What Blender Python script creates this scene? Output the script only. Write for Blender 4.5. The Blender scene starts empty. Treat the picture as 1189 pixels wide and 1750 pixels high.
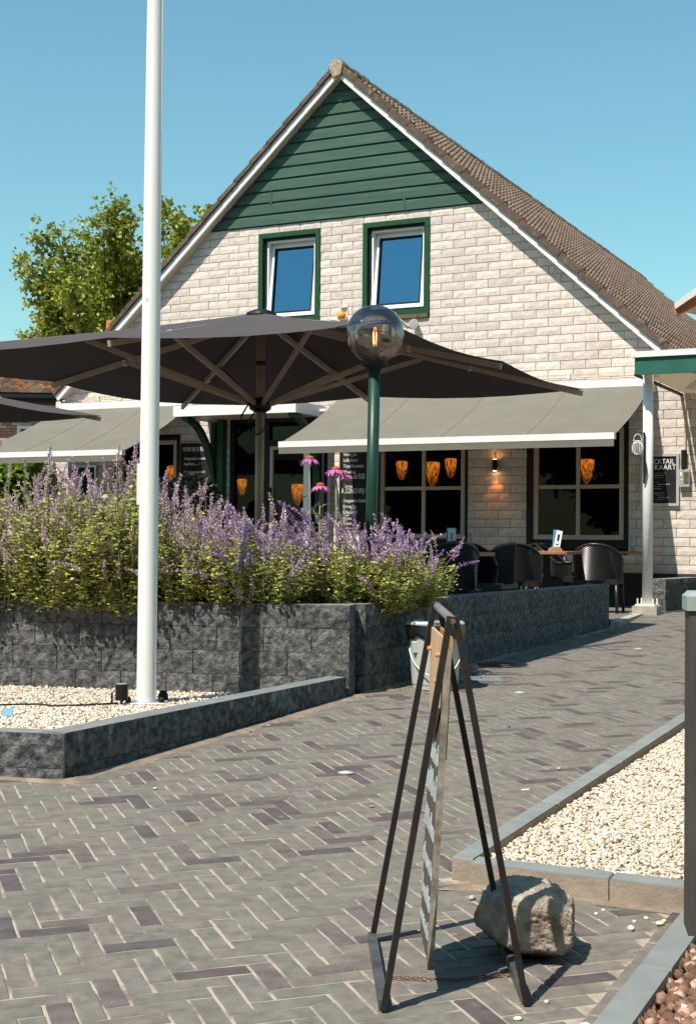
import bpy, math, random
import numpy as np
from mathutils import Vector, Matrix
random.seed(7); RNG = np.random.default_rng(11)
sc = bpy.context.scene
PI = math.pi
rad = math.radians

# ------------------------------------------------------------------ camera
cam_d = bpy.data.cameras.new('camera'); cam = bpy.data.objects.new('camera', cam_d)
sc.collection.objects.link(cam); sc.camera = cam
cam_d.sensor_fit = 'VERTICAL'; cam_d.sensor_height = 36.0; cam_d.lens = 36.0*2350/1750
cam_d.clip_start = 0.05; cam_d.clip_end = 900
cam.matrix_world = Matrix.Translation((0, 0, 1.3)) @ Matrix.Rotation(PI/2+rad(1.29), 4, 'X') @ Matrix.Rotation(rad(.54), 4, 'Z')
# ------------------------------------------------------------------ light
SUN_AZ, SUN_EL = 41.0, 57.0      # light travels towards +X +Y
w = bpy.data.worlds.new('World'); sc.world = w; w.use_nodes = True
nt = w.node_tree; nt.nodes.clear()
sky = nt.nodes.new('ShaderNodeTexSky'); sky.sky_type = 'NISHITA'; sky.sun_disc = False
sky.sun_elevation = rad(SUN_EL); sky.sun_rotation = rad(180+SUN_AZ)
sky.air_density = 1.45; sky.dust_density = 0.3; sky.ozone_density = 3.0; sky.altitude = 0
mixs = nt.nodes.new('ShaderNodeMix'); mixs.data_type = 'RGBA'; mixs.blend_type = 'MULTIPLY'
mixs.inputs['Factor'].default_value = 1.0
mixs.inputs['B'].default_value = (0.86, 1.23, 1.13, 1)
bg = nt.nodes.new('ShaderNodeBackground'); bg.inputs['Strength'].default_value = 0.084
wo = nt.nodes.new('ShaderNodeOutputWorld')
nt.links.new(sky.outputs[0], mixs.inputs['A']); nt.links.new(mixs.outputs['Result'], bg.inputs['Color'])
nt.links.new(bg.outputs[0], wo.inputs['Surface'])
sd = bpy.data.lights.new('sun', 'SUN'); sd.energy = 5.0; sd.angle = rad(.5); sd.color = (1.0, 0.925, 0.83)
sun = bpy.data.objects.new('sun', sd); sc.collection.objects.link(sun)
a, e = rad(SUN_AZ), rad(SUN_EL)
ldir = Vector((math.sin(a)*math.cos(e), math.cos(a)*math.cos(e), -math.sin(e)))
sun.rotation_euler = ldir.to_track_quat('-Z', 'Y').to_euler(); sun.location = (-20, -20, 30)
sc.view_settings.view_transform = 'Standard'; sc.view_settings.look = 'None'
sc.view_settings.gamma = 1; sc.view_settings.use_curve_mapping = False
sc.view_settings.exposure = 0.55
sc.render.engine = 'CYCLES'
try:
    sc.cycles.transparent_max_bounces = 24; sc.cycles.max_bounces = 8
except Exception: pass

# ------------------------------------------------------------------ helpers
class MB:
    def __init__(s): s.v = []; s.f = []; s.m = []; s.M = None
    def av(s, pts):
        n = len(s.v)
        if s.M is not None: pts = [s.M @ Vector(p) for p in pts]
        s.v.extend([tuple(p) for p in pts]); return n
    def af(s, faces, n, mi=0):
        for f in faces: s.f.append(tuple(n+i for i in f)); s.m.append(mi)
    def box(s, a, b, mi=0, M=None):
        x0, y0, z0 = a; x1, y1, z1 = b
        p = [(x0,y0,z0),(x1,y0,z0),(x1,y1,z0),(x0,y1,z0),(x0,y0,z1),(x1,y0,z1),(x1,y1,z1),(x0,y1,z1)]
        if M is not None: p = [M @ Vector(q) for q in p]
        n = s.av(p)
        s.af([(0,3,2,1),(4,5,6,7),(0,1,5,4),(1,2,6,5),(2,3,7,6),(3,0,4,7)], n, mi)
    def bbox(s, a, b, c=.004, mi=0, M=None):   # box with small chamfer on the vertical/top edges: 2 nested rings
        x0,y0,z0 = a; x1,y1,z1 = b
        p = [(x0,y0,z0),(x1,y0,z0),(x1,y1,z0),(x0,y1,z0),
             (x0,y0,z1-c),(x1,y0,z1-c),(x1,y1,z1-c),(x0,y1,z1-c),
             (x0+c,y0+c,z1),(x1-c,y0+c,z1),(x1-c,y1-c,z1),(x0+c,y1-c,z1)]
        if M is not None: p = [M @ Vector(q) for q in p]
        n = s.av(p)
        s.af([(0,3,2,1),(0,1,5,4),(1,2,6,5),(2,3,7,6),(3,0,4,7),(4,5,9,8),(5,6,10,9),(6,7,11,10),(7,4,8,11),(8,9,10,11)], n, mi)
    def tube(s, pts, r, n=8, mi=0, cap=True, flat=None):
        pts = [Vector(p) for p in pts]; k = len(pts)
        if not hasattr(r, '__len__'): r = [r]*k
        rings = []
        ref = Vector((0,0,1))
        for i, p in enumerate(pts):
            t = (pts[min(i+1,k-1)]-pts[max(i-1,0)]).normalized()
            rf = ref if abs(t.dot(ref)) < .95 else Vector((1,0,0))
            u = t.cross(rf).normalized(); v = t.cross(u).normalized()
            if flat: u = u*flat[0]; v = v*flat[1]
            rings.append([p + (u*math.cos(2*PI*j/n)+v*math.sin(2*PI*j/n))*r[i] for j in range(n)])
        b = s.av([q for rg in rings for q in rg])
        for i in range(k-1):
            for j in range(n):
                s.f.append((b+i*n+j, b+i*n+(j+1)%n, b+(i+1)*n+(j+1)%n, b+(i+1)*n+j)); s.m.append(mi)
        if cap:
            s.f.append(tuple(b+j for j in range(n))[::-1]); s.m.append(mi)
            s.f.append(tuple(b+(k-1)*n+j for j in range(n))); s.m.append(mi)
    def beam(s, p, q, wd, ht, mi=0, up=(0,0,1)):
        p = Vector(p); q = Vector(q); t = (q-p); L = t.length; t.normalize()
        up = Vector(up)
        if abs(t.dot(up)) > .98: up = Vector((1,0,0))
        x = t.cross(up).normalized(); z = x.cross(t).normalized()
        M = Matrix((x, t, z)).transposed().to_4x4(); M.translation = p
        s.box((-wd/2,0,-ht/2),(wd/2,L,ht/2), mi, M)
    def lathe(s, prof, n=24, c=(0,0,0), mi=0, closed=False):
        b0 = []
        pts = []
        for (r, z) in prof:
            for j in range(n): pts.append((c[0]+r*math.cos(2*PI*j/n), c[1]+r*math.sin(2*PI*j/n), c[2]+z))
        b = s.av(pts)
        for i in range(len(prof)-1):
            for j in range(n):
                s.f.append((b+i*n+j, b+i*n+(j+1)%n, b+(i+1)*n+(j+1)%n, b+(i+1)*n+j)); s.m.append(mi)
    def prism(s, poly, ext, mi=0):    # polygon (3d points, planar) extruded along ext
        n = len(poly); ext = Vector(ext)
        b = s.av(list(poly)+[Vector(p)+ext for p in poly])
        s.f.append(tuple(b+i for i in range(n))); s.m.append(mi)
        s.f.append(tuple(b+n+i for i in range(n))[::-1]); s.m.append(mi)
        for i in range(n):
            s.f.append((b+i, b+n+i, b+n+(i+1)%n, b+(i+1)%n)); s.m.append(mi)
    def raw(s, v, f, mi=0):
        n = s.av(v); s.af(f, n, mi)
    def mesh(s, name, mats, smooth=False):
        me = bpy.data.meshes.new(name); me.from_pydata(s.v, [], s.f)
        if not isinstance(mats, (list, tuple)): mats = [mats]
        for m in mats: me.materials.append(m)
        if len(mats) > 1: me.polygons.foreach_set('material_index', s.m)
        if smooth: me.polygons.foreach_set('use_smooth', [True]*len(me.polygons))
        me.update()
        import bmesh
        bm = bmesh.new(); bm.from_mesh(me)
        bmesh.ops.recalc_face_normals(bm, faces=bm.faces); bm.to_mesh(me); bm.free()
        return me
def link(o, parent=None):
    sc.collection.objects.link(o)
    if parent is not None: o.parent = parent
    return o
def obj(name, mb, mats, parent=None, smooth=False, label=None, kind=None, loc=None, rz=0):
    me = mb.mesh(name, mats, smooth) if isinstance(mb, MB) else mb
    o = bpy.data.objects.new(name, me); link(o, parent)
    if label: o['label'] = label
    if kind: o['kind'] = kind
    if loc is not None: o.location = loc
    if rz: o.rotation_euler[2] = rz
    return o
def thing(name, label, cat, loc=(0,0,0), rz=0, group=None):
    o = bpy.data.objects.new(name, None); link(o); o.location = loc; o.rotation_euler[2] = rz
    o.empty_display_size = .2
    o['label'] = label; o['category'] = cat
    if group: o['group'] = group
    return o
def tag(o, label, cat, group=None):
    o['label'] = label; o['category'] = cat
    if group: o['group'] = group
    return o
def copy_tree(o, parent=None):
    c = o.copy(); sc.collection.objects.link(c); c.parent = parent
    for ch in list(o.children): copy_tree(ch, c)
    return c
def text_mesh(txt, size, mat, ext=.0015, align='LEFT', sx=1.0, shear=0.0):
    cu = bpy.data.curves.new('lettering', 'FONT'); cu.body = txt; cu.size = size; cu.extrude = ext
    cu.align_x = align; cu.shear = shear; cu.resolution_u = 2
    to = bpy.data.objects.new('lettering', cu); sc.collection.objects.link(to)
    dg = bpy.context.evaluated_depsgraph_get(); dg.update()
    me = bpy.data.meshes.new_from_object(to.evaluated_get(dg))
    bpy.data.objects.remove(to); me.materials.clear(); me.materials.append(mat)
    if sx != 1.0: me.transform(Matrix.Scale(sx, 4, (1,0,0)))
    return me
def add_text(parent, txt, x, y, z, size, mat, **k):   # stands upright in parent's XZ plane, faces -Y
    me = text_mesh(txt, size, mat, **k)
    o = bpy.data.objects.new('lettering', me); link(o, parent)
    o.location = (x, y, z); o.rotation_euler[0] = PI/2
    return o

# ------------------------------------------------------------------ materials
def mat(name, c1, c2=None, rough=.7, scale=8, detail=6, bump=0.0, bscale=None, bdist=.01, rnd=0.0, rcols=None,
        metal=0.0, spec=.2, stretch=(1,1,1), contrast=(.35,.65), transl=0.0, c3=None, c3thr=(.62,.7), c3scale=3, coat=0, emis=None, estr=0):
    m = bpy.data.materials.new(name); m.use_nodes = True; n = m.node_tree; N = n.nodes; L = n.links
    b = N['Principled BSDF']; out = N['Material Output']
    b.inputs['Roughness'].default_value = rough; b.inputs['Metallic'].default_value = metal
    b.inputs['Specular IOR Level'].default_value = spec
    if coat: b.inputs['Coat Weight'].default_value = coat
    tc = N.new('ShaderNodeTexCoord'); oi = N.new('ShaderNodeObjectInfo'); ge = N.new('ShaderNodeNewGeometry')
    add = N.new('ShaderNodeMath'); add.operation = 'ADD'; fr = N.new('ShaderNodeMath'); fr.operation = 'FRACT'
    L.new(oi.outputs['Random'], add.inputs[0]); L.new(ge.outputs['Random Per Island'], add.inputs[1]); L.new(add.outputs[0], fr.inputs[0])
    mp = N.new('ShaderNodeMapping'); mp.inputs['Scale'].default_value = stretch
    cm = N.new('ShaderNodeCombineXYZ'); ml = N.new('ShaderNodeMath'); ml.operation = 'MULTIPLY'; ml.inputs[1].default_value = 37.0
    if rnd or rcols:
        L.new(fr.outputs[0], ml.inputs[0]); L.new(ml.outputs[0], cm.inputs[0]); L.new(ml.outputs[0], cm.inputs[1]); L.new(cm.outputs[0], mp.inputs['Location'])
    L.new(tc.outputs['Object'], mp.inputs['Vector'])
    def noise(sc_, det=detail, ro=.6):
        x = N.new('ShaderNodeTexNoise'); x.inputs['Scale'].default_value = sc_; x.inputs['Detail'].default_value = det; x.inputs['Roughness'].default_value = ro
        L.new(mp.outputs[0], x.inputs['Vector']); return x
    col = None
    def mixc(A, B, fac, blend='MIX'):
        x = N.new('ShaderNodeMix'); x.data_type = 'RGBA'; x.blend_type = blend
        for k, v in (('A', A), ('B', B)):
            if isinstance(v, tuple): x.inputs[k].default_value = (*v, 1)
            else: L.new(v, x.inputs[k])
        if isinstance(fac, float): x.inputs['Factor'].default_value = fac
        else: L.new(fac, x.inputs['Factor'])
        return x.outputs['Result']
    base = c1
    if rcols:
        cr = N.new('ShaderNodeValToRGB'); cr.color_ramp.interpolation = 'CONSTANT'
        els = cr.color_ramp.elements
        while len(els) < len(rcols): els.new(.5)
        for i, (p_, c_) in enumerate(rcols): els[i].position = p_; els[i].color = (*c_, 1)
        L.new(fr.outputs[0], cr.inputs[0]); base = cr.outputs[0]
    if c2 is not None:
        nz = noise(scale); mr = N.new('ShaderNodeMapRange'); mr.inputs['From Min'].default_value = contrast[0]; mr.inputs['From Max'].default_value = contrast[1]
        L.new(nz.outputs[0], mr.inputs['Value'])
        if rcols:
            base = mixc(base, c2, mr.outputs[0], 'MULTIPLY')
        else: base = mixc(base, c2, mr.outputs[0])
    if c3 is not None:
        n3 = noise(c3scale); mr = N.new('ShaderNodeMapRange'); mr.inputs['From Min'].default_value = c3thr[0]; mr.inputs['From Max'].default_value = c3thr[1]
        L.new(n3.outputs[0], mr.inputs['Value']); base = mixc(base, c3, mr.outputs[0])
    if rnd:
        mr = N.new('ShaderNodeMapRange'); mr.inputs['To Min'].default_value = 1-rnd; mr.inputs['To Max'].default_value = 1+rnd
        L.new(fr.outputs[0], mr.inputs['Value'])
        cc = N.new('ShaderNodeCombineXYZ')
        for i in range(3): L.new(mr.outputs[0], cc.inputs[i])
        base = mixc(base, cc.outputs[0], 1.0, 'MULTIPLY')
    if isinstance(base, tuple): b.inputs['Base Color'].default_value = (*base, 1)
    else: L.new(base, b.inputs['Base Color'])
    if bump:
        nb = noise(bscale or scale*4, 8, .65); bp = N.new('ShaderNodeBump'); bp.inputs['Strength'].default_value = bump; bp.inputs['Distance'].default_value = bdist
        L.new(nb.outputs[0], bp.inputs['Height']); L.new(bp.outputs[0], b.inputs['Normal'])
    if emis:
        b.inputs['Emission Color'].default_value = (*emis, 1); b.inputs['Emission Strength'].default_value = estr
    if transl:
        tr = N.new('ShaderNodeBsdfTranslucent'); mx = N.new('ShaderNodeMixShader'); mx.inputs[0].default_value = transl
        if isinstance(base, tuple): tr.inputs[0].default_value = (*base, 1)
        else: L.new(base, tr.inputs[0])
        L.new(b.outputs[0], mx.inputs[1]); L.new(tr.outputs[0], mx.inputs[2]); L.new(mx.outputs[0], out.inputs[0])
    return m
def glassmat(name, tint=(1,1,1), refl=.08, gcol=(1,1,1), edge=1.0, rough=0.0):
    m = bpy.data.materials.new(name); m.use_nodes = True; n = m.node_tree; N = n.nodes; L = n.links
    N.remove(N['Principled BSDF'])
    t = N.new('ShaderNodeBsdfTransparent'); t.inputs[0].default_value = (*tint, 1)
    g = N.new('ShaderNodeBsdfGlossy'); g.inputs['Roughness'].default_value = rough; g.inputs[0].default_value = (*gcol, 1)
    lw = N.new('ShaderNodeFresnel'); lw.inputs[0].default_value = 1.5
    mr = N.new('ShaderNodeMapRange'); mr.inputs['From Min'].default_value = .04; mr.inputs['From Max'].default_value = 1.0
    mr.inputs['To Min'].default_value = refl; mr.inputs['To Max'].default_value = edge
    L.new(lw.outputs[0], mr.inputs['Value'])
    mx = N.new('ShaderNodeMixShader'); L.new(mr.outputs[0], mx.inputs[0]); L.new(t.outputs[0], mx.inputs[1]); L.new(g.outputs[0], mx.inputs[2])
    L.new(mx.outputs[0], N['Material Output'].inputs[0]); return m

M_brick = mat('split_face_brick', (.66,.58,.51), (.54,.465,.40), rough=.9, scale=14, bump=.7, bscale=42, bdist=.012, rnd=.11, c3=(.45,.38,.32), c3thr=(.60,.74), c3scale=60, stretch=(1,1,1))
M_mortar = mat('mortar', (.33,.29,.25), (.25,.22,.19), rough=.95, scale=20)
M_side = mat('green_board_paint', (.042,.086,.064), (.060,.110,.084), rough=.6, spec=.12, scale=3, stretch=(.35,1,6), bump=.12, bscale=30, c3=(.09,.17,.10), c3thr=(.60,.72), c3scale=2, rnd=.07)
M_green = mat('green_gloss_paint', (.010,.055,.020), (.015,.066,.026), rough=.45, scale=6, spec=.25)
M_dgreen = mat('dark_green_post_paint', (.006,.038,.022), (.009,.048,.028), rough=.4, scale=5, spec=.35)
M_cgreen = mat('canopy_green_paint', (.02,.095,.068), (.028,.115,.08), rough=.5, scale=5)
M_white = mat('white_trim_paint', (.72,.71,.67), (.64,.62,.58), rough=.45, scale=3, contrast=(.4,.75))
M_pole = mat('flagpole_white', (.74,.75,.71), (.68,.69,.65), rough=.4, scale=2, stretch=(1,1,.2))
M_upvc = mat('white_window_plastic', (.82,.82,.80), rough=.35)
M_beige = mat('beige_window_paint', (.50,.43,.34), (.44,.37,.29), rough=.5, scale=5)
M_dark = mat('dark_brown_frame_paint', (.012,.011,.009), (.02,.017,.014), rough=.5, scale=6)
M_tile = mat('concrete_roof_tile', (.205,.150,.115), (.15,.108,.083), rough=.9, scale=9, bump=.4, bscale=60, bdist=.005, rnd=.14, c3=(.26,.13,.06), c3thr=(.68,.74), c3scale=7)
M_verge = mat('weathered_verge_tile', (.13,.088,.062), (.085,.06,.045), rough=.9, scale=7, bump=.5, bscale=45, bdist=.006, rnd=.2, c3=(.20,.165,.125), c3thr=(.56,.70), c3scale=9)
M_ridge = mat('mossy_ridge_tile', (.20,.16,.115), (.11,.085,.06), rough=.95, scale=9, bump=1.0, bscale=25, bdist=.02, rnd=.15, c3=(.32,.17,.06), c3thr=(.58,.68), c3scale=8)
M_ridgecap = mat('lichen_ridge_end', (.42,.37,.29), (.24,.17,.11), rough=.95, scale=16, bump=1.0, bscale=30, bdist=.01, c3=(.55,.26,.05), c3thr=(.56,.64), c3scale=9)
M_paver = mat('clay_paver', (.2,.18,.15), (.66,.66,.68), rough=.82, scale=13, bump=.6, bscale=40, bdist=.005, rnd=.10, contrast=(.38,.66), spec=.3,
              rcols=[(0,(.186,.172,.140)),(.22,(.166,.160,.131)),(.45,(.178,.157,.132)),(.66,(.155,.145,.122)),(.82,(.090,.075,.073)),(.91,(.122,.103,.094))],
              c3=(.25,.215,.17), c3thr=(.62,.80), c3scale=17)
M_joint = mat('joint_sand', (.36,.31,.24), (.15,.13,.105), rough=.98, contrast=(.45,.62), scale=7, bump=.6, bscale=160, bdist=.004)
M_sand = mat('ground_sand', (.30,.25,.19), (.24,.20,.15), rough=.98, scale=4)
M_block = mat('anthracite_splitblock', (.050,.051,.052), (.20,.20,.195), rough=.92, scale=22, bump=1.0, bscale=34, bdist=.03, rnd=.14, c3=(.42,.42,.40), c3thr=(.66,.74), c3scale=90, contrast=(.38,.68))
M_blocktop = mat('cut_anthracite_block', (.195,.205,.20), (.155,.162,.16), rough=.85, scale=12, bump=.2, bscale=80, bdist=.003, rnd=.08)
M_kerb = mat('grey_kerb_concrete', (.205,.222,.212), (.165,.18,.172), rough=.85, scale=7, bump=.2, bscale=90, bdist=.003, rnd=.04)
M_kerbface = mat('sandy_kerb_face', (.33,.265,.20), (.24,.20,.155), rough=.95, scale=9, bump=.6, bscale=70, bdist=.006)
M_dirt = mat('dirt_edge', (.27,.21,.155), (.17,.135,.10), rough=1, scale=12, bump=.5)
M_gravel = mat('pale_gravel', (.7,.6,.5), (.86,.84,.8), rough=.85, scale=60, rnd=.12, rcols=[(0,(.70,.61,.49)),(.35,(.64,.51,.38)),(.55,(.76,.70,.60)),(.78,(.52,.37,.25)),(.90,(.36,.34,.31)),(.96,(.22,.19,.17))])
M_gravbase = mat('gravel_bed_base', (.50,.42,.33), (.36,.30,.22), rough=1, scale=40, bump=1, bscale=120, bdist=.01)
M_bark = mat('brown_chips', (.2,.1,.06), (.8,.75,.7), rough=.9, scale=40, rnd=.2, rcols=[(0,(.20,.115,.075)),(.35,(.29,.17,.12)),(.6,(.13,.075,.05)),(.82,(.42,.30,.23)),(.95,(.65,.60,.52))], bump=.5, bscale=90)
M_soil = mat('soil', (.045,.032,.022), (.07,.05,.035), rough=1, scale=30, bump=.8)
M_awn = mat('awning_cloth', (.160,.150,.120), (.138,.132,.106), rough=.9, scale=2.5, transl=.0, c3=(.165,.125,.095), c3thr=(.52,.75), c3scale=1.6, stretch=(1,.6,3), spec=.2)
M_cord = mat('awning_seam', (.26,.24,.20), rough=.9)
M_par = mat('parasol_cloth', (.060,.051,.050), (.068,.059,.058), rough=.85, scale=6, spec=.25)
M_alu = mat('taupe_aluminium', (.40,.32,.265), (.33,.26,.215), rough=.45, metal=.25, scale=5)
M_black = mat('black_plastic', (.012,.012,.012), rough=.5)
M_rattan = mat('black_rattan', (.010,.009,.009), (.016,.014,.013), rough=.38, scale=30, spec=.6)
M_wood = mat('table_wood', (.36,.17,.085), (.24,.10,.05), rough=.45, scale=6, stretch=(.5,8,8), rnd=.1)
M_holder = mat('menu_holder_wood', (.40,.26,.15), (.30,.18,.10), rough=.6, scale=8)
M_paper = mat('menu_paper', (.60,.70,.78), rough=.6)
M_paperw = mat('menu_print_white', (.78,.80,.80), rough=.6)
M_blue = mat('menu_blue', (.10,.28,.45), rough=.6)
M_board = mat('chalkboard', (.012,.012,.012), (.02,.019,.018), rough=.7, scale=4)
M_chalk = mat('chalk', (.72,.70,.66), rough=.9)
M_chalkd = mat('chalk_dim', (.34,.33,.31), rough=.9)
M_alum = mat('silver_frame', (.62,.64,.64), (.55,.57,.57), rough=.35, metal=.5, scale=5)
M_grey = mat('grey_pvc', (.30,.31,.31), rough=.5)
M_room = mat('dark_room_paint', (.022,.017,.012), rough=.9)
M_room2 = mat('upper_room_paint', (.28,.28,.27), rough=.9)
M_gl_low = glassmat('window_glass', (.75,.72,.65), .013, (.8,.8,.7), .5)
M_gl_up = glassmat('sky_tinted_window_glass', (.10,.22,.34), .42, (.30,.62,.85), .9)  # blue of the reflected sky is put into the pane's tint colours
M_globe = glassmat('smoky_globe_glass', (.98,.98,.98), .10, (1,1,1), .95)
M_bulb = glassmat('bulb_glass', (.95,.85,.7), .1)
M_fil = mat('filament', (1,.6,.3), emis=(1,.45,.18), estr=5)
M_lamp = mat('amber_lamp_glass', (.5,.2,.03), emis=(1.0,.30,.03), estr=.30)
M_lampd = mat('amber_lamp_marks', (.10,.03,.01), emis=(.5,.10,.01), estr=.12)
M_wlamp = mat('warm_lamp_aperture', (1,.6,.3), emis=(1,.5,.2), estr=30)
M_orange = mat('orange_steel', (.52,.20,.06), (.44,.16,.05), rough=.5, scale=4)
M_terr = mat('terracotta_fill', (.50,.26,.15), (.42,.21,.12), rough=.9, scale=8)
M_leaf = mat('tree_leaf', (.36,.39,.06), (.24,.28,.04), rough=.5, scale=4, rnd=.35, transl=.30, spec=.4)
M_leafd = mat('distant_leaf', (.06,.09,.02), rough=.6, rnd=.35, transl=.2)
M_hedge = mat('hedge_leaf', (.22,.33,.03), (.14,.24,.02), rough=.5, scale=4, rnd=.25, transl=.35)
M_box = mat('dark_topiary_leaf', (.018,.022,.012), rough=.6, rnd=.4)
M_barkt = mat('tree_bark', (.10,.075,.05), (.06,.045,.03), rough=.95, scale=10, bump=.8)
M_cleaf = mat('catmint_leaf', (.52,.53,.15), (.36,.40,.12), rough=.7, scale=5, rnd=.3, transl=.35, spec=.2)
M_cstem = mat('catmint_stem', (.20,.20,.08), (.20,.13,.10), rough=.8, scale=9)
M_petal = mat('catmint_flower', (.3,.2,.5), None, rough=.8, transl=.25, spec=.15, rnd=.15,
              rcols=[(0,(.28,.16,.50)),(.30,(.44,.29,.58)),(.5,(.60,.41,.58)),(.68,(.56,.40,.44)),(.84,(.70,.56,.64))])
M_petal2 = mat('catmint_flower_dusty', (.3,.2,.5), None, rough=.8, transl=.25, spec=.15, rnd=.15,
              rcols=[(0,(.38,.24,.48)),(.22,(.56,.39,.54)),(.45,(.58,.46,.50)),(.66,(.70,.56,.60)),(.88,(.50,.50,.28))])
M_pink = mat('coneflower_petal', (.66,.22,.48), (.52,.12,.36), rough=.6, scale=20, transl=.3)
M_cone = mat('coneflower_cone', (.45,.11,.02), (.25,.06,.015), rough=.8, scale=60)
M_estem = mat('coneflower_stem', (.22,.30,.07), (.30,.30,.12), rough=.6, scale=10, transl=.15)
M_steel = mat('black_steel', (.010,.0095,.009), (.019,.016,.015), rough=.5, scale=12, spec=.3, c3=(.25,.10,.04), c3thr=(.73,.78), c3scale=14)
M_ply = mat('tan_wood', (.52,.34,.20), (.40,.25,.14), rough=.7, scale=5, stretch=(4,4,.6))
M_ply2 = mat('weathered_yellow_wood', (.42,.24,.06), (.22,.12,.04), rough=.7, scale=8)
M_slate = mat('sign_slate', (.075,.058,.045), (.10,.08,.065), rough=.6, scale=10)
M_chalkb = mat('chalk_blue_white', (.34,.39,.40), (.20,.24,.25), rough=.9, scale=40)
M_rust = mat('rusty_chain', (.10,.05,.03), (.18,.08,.04), rough=.9, scale=40)
M_stone = mat('pitted_boulder', (.74,.66,.54), (.46,.38,.30), rough=.95, scale=26, detail=10, bump=1.0, bscale=42, bdist=.05, c3=(.26,.17,.115), c3thr=(.54,.66), c3scale=7, contrast=(.32,.62))
M_pail = mat('grey_green_pail', (.42,.46,.42), (.36,.40,.37), rough=.5, scale=3)
M_bag = mat('black_bin_bag', (.010,.010,.010), rough=.28, spec=.7)
M_lid = mat('grey_lid', (.40,.44,.43), (.05,.05,.05), rough=.4, scale=9, contrast=(.55,.6))
M_postw = mat('dark_stained_post', (.05,.047,.04), (.075,.07,.06), rough=.7, scale=6, stretch=(6,6,.5), bump=.2)
M_cap = mat('grey_post_cap', (.26,.30,.28), rough=.6)
M_conc = mat('footing_concrete', (.42,.38,.31), (.30,.26,.20), rough=.95, scale=14, bump=.5)
M_slab = mat('terrace_slab', (.16,.155,.14), (.12,.115,.105), rough=.85, scale=6)
M_poly = mat('translucent_roof_sheet', (.62,.55,.44), rough=.5, transl=.5)
M_red = mat('red_house_brick', (.3,.15,.1), (.8,.8,.8), rough=.95, scale=20, rnd=.1, rcols=[(0,(.42,.24,.17)),(.3,(.50,.34,.26)),(.6,(.34,.18,.14)),(.85,(.55,.42,.34))])
M_redm = mat('pale_mortar', (.55,.47,.40), rough=.95)
M_pan = mat('mossy_pantile', (.3,.15,.08), (.75,.75,.75), rough=.95, scale=10, rnd=.12, rcols=[(0,(.20,.15,.11)),(.35,(.28,.22,.17)),(.6,(.48,.17,.05)),(.78,(.24,.17,.13)),(.9,(.55,.24,.08))])
M_plinth = mat('dark_plinth', (.04,.038,.035), rough=.9)
M_grass = mat('far_grass', (.035,.045,.018), (.028,.036,.014), rough=1, scale=2)
M_crown2 = mat('cream_canvas', (.70,.68,.62), rough=.9)
M_owood = mat('orange_timber', (.35,.15,.07), (.25,.10,.05), rough=.6, scale=5)
M_ground_l = mat('lens_glass', (.45,.50,.50), rough=.15, spec=.8)
M_iron = mat('cast_iron', (.07,.06,.05), (.14,.09,.06), rough=.8, scale=15, bump=.4)
M_cable = mat('black_cable', (.015,.015,.015), rough=.6)
M_skyblue = mat('blue_tag', (.30,.62,.80), rough=.5)

n_ = M_lamp.node_tree; b_ = n_.nodes['Principled BSDF']; tc_ = n_.nodes.new('ShaderNodeTexCoord'); mp_ = n_.nodes.new('ShaderNodeMapping'); mp_.inputs['Scale'].default_value = (1,1,.45)
nz_ = n_.nodes.new('ShaderNodeTexNoise'); nz_.inputs['Scale'].default_value = 38; nz_.inputs['Detail'].default_value = 4
cr_ = n_.nodes.new('ShaderNodeValToRGB'); cr_.color_ramp.elements[0].position = .36; cr_.color_ramp.elements[0].color = (.10,.018,.003,1); cr_.color_ramp.elements[1].position = .56; cr_.color_ramp.elements[1].color = (1,.30,.03,1)
n_.links.new(tc_.outputs['Object'], mp_.inputs[0]); n_.links.new(mp_.outputs[0], nz_.inputs['Vector']); n_.links.new(nz_.outputs[0], cr_.inputs[0]); sz_ = n_.nodes.new('ShaderNodeSeparateXYZ'); gr_ = n_.nodes.new('ShaderNodeMapRange'); gr_.inputs['From Min'].default_value = -.16; gr_.inputs['From Max'].default_value = .10; gr_.inputs['To Min'].default_value = .10; gr_.inputs['To Max'].default_value = .62
n_.links.new(tc_.outputs['Object'], sz_.inputs[0]); n_.links.new(sz_.outputs['Z'], gr_.inputs['Value']); n_.links.new(gr_.outputs[0], b_.inputs['Emission Strength'])
n_.links.new(cr_.outputs[0], b_.inputs['Emission Color'])
# ------------------------------------------------------------------ frames
TH = rad(26.3)
F0 = Vector((4.42232, 18.7, 0)); RR = Vector((math.cos(TH), -math.sin(TH), 0)); NN = Vector((math.sin(TH), math.cos(TH), 0))
def Hs(u, wv, z): return F0 + RR*u - NN*wv + Vector((0, 0, z))     # u along facade, wv out towards the street
def gz(x, y): return min(.0285*y, .48) if y > -4 else -.114

def inpoly(x, y, P):
    c = False; n = len(P); j = n-1
    for i in range(n):
        xi, yi = P[i]; xj, yj = P[j]
        if (yi > y) != (yj > y) and x < (xj-xi)*(y-yi)/(yj-yi)+xi: c = not c
        j = i
    return c

# ================================================================== GROUND
def sheet(name, poly, zf, m, n=1, kind='structure'):
    mb = MB()
    mb.raw([(x, y, zf(x, y)) for x, y in poly], [tuple(range(len(poly)))]); return obj(name, mb, m, kind=kind)
mb = MB()
ys = [-300, -4, 16.84, 300]; zs = [-.134, -.134, .46, .46]
pts = []; fc = []
for i, y in enumerate(ys):
    for x in (-300, 300): pts.append((x, y, zs[i]-.04))
for i in range(3): fc.append((i*2, i*2+1, i*2+3, i*2+2))
mb.raw(pts, fc); obj('ground', mb, M_sand, kind='structure')
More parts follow.
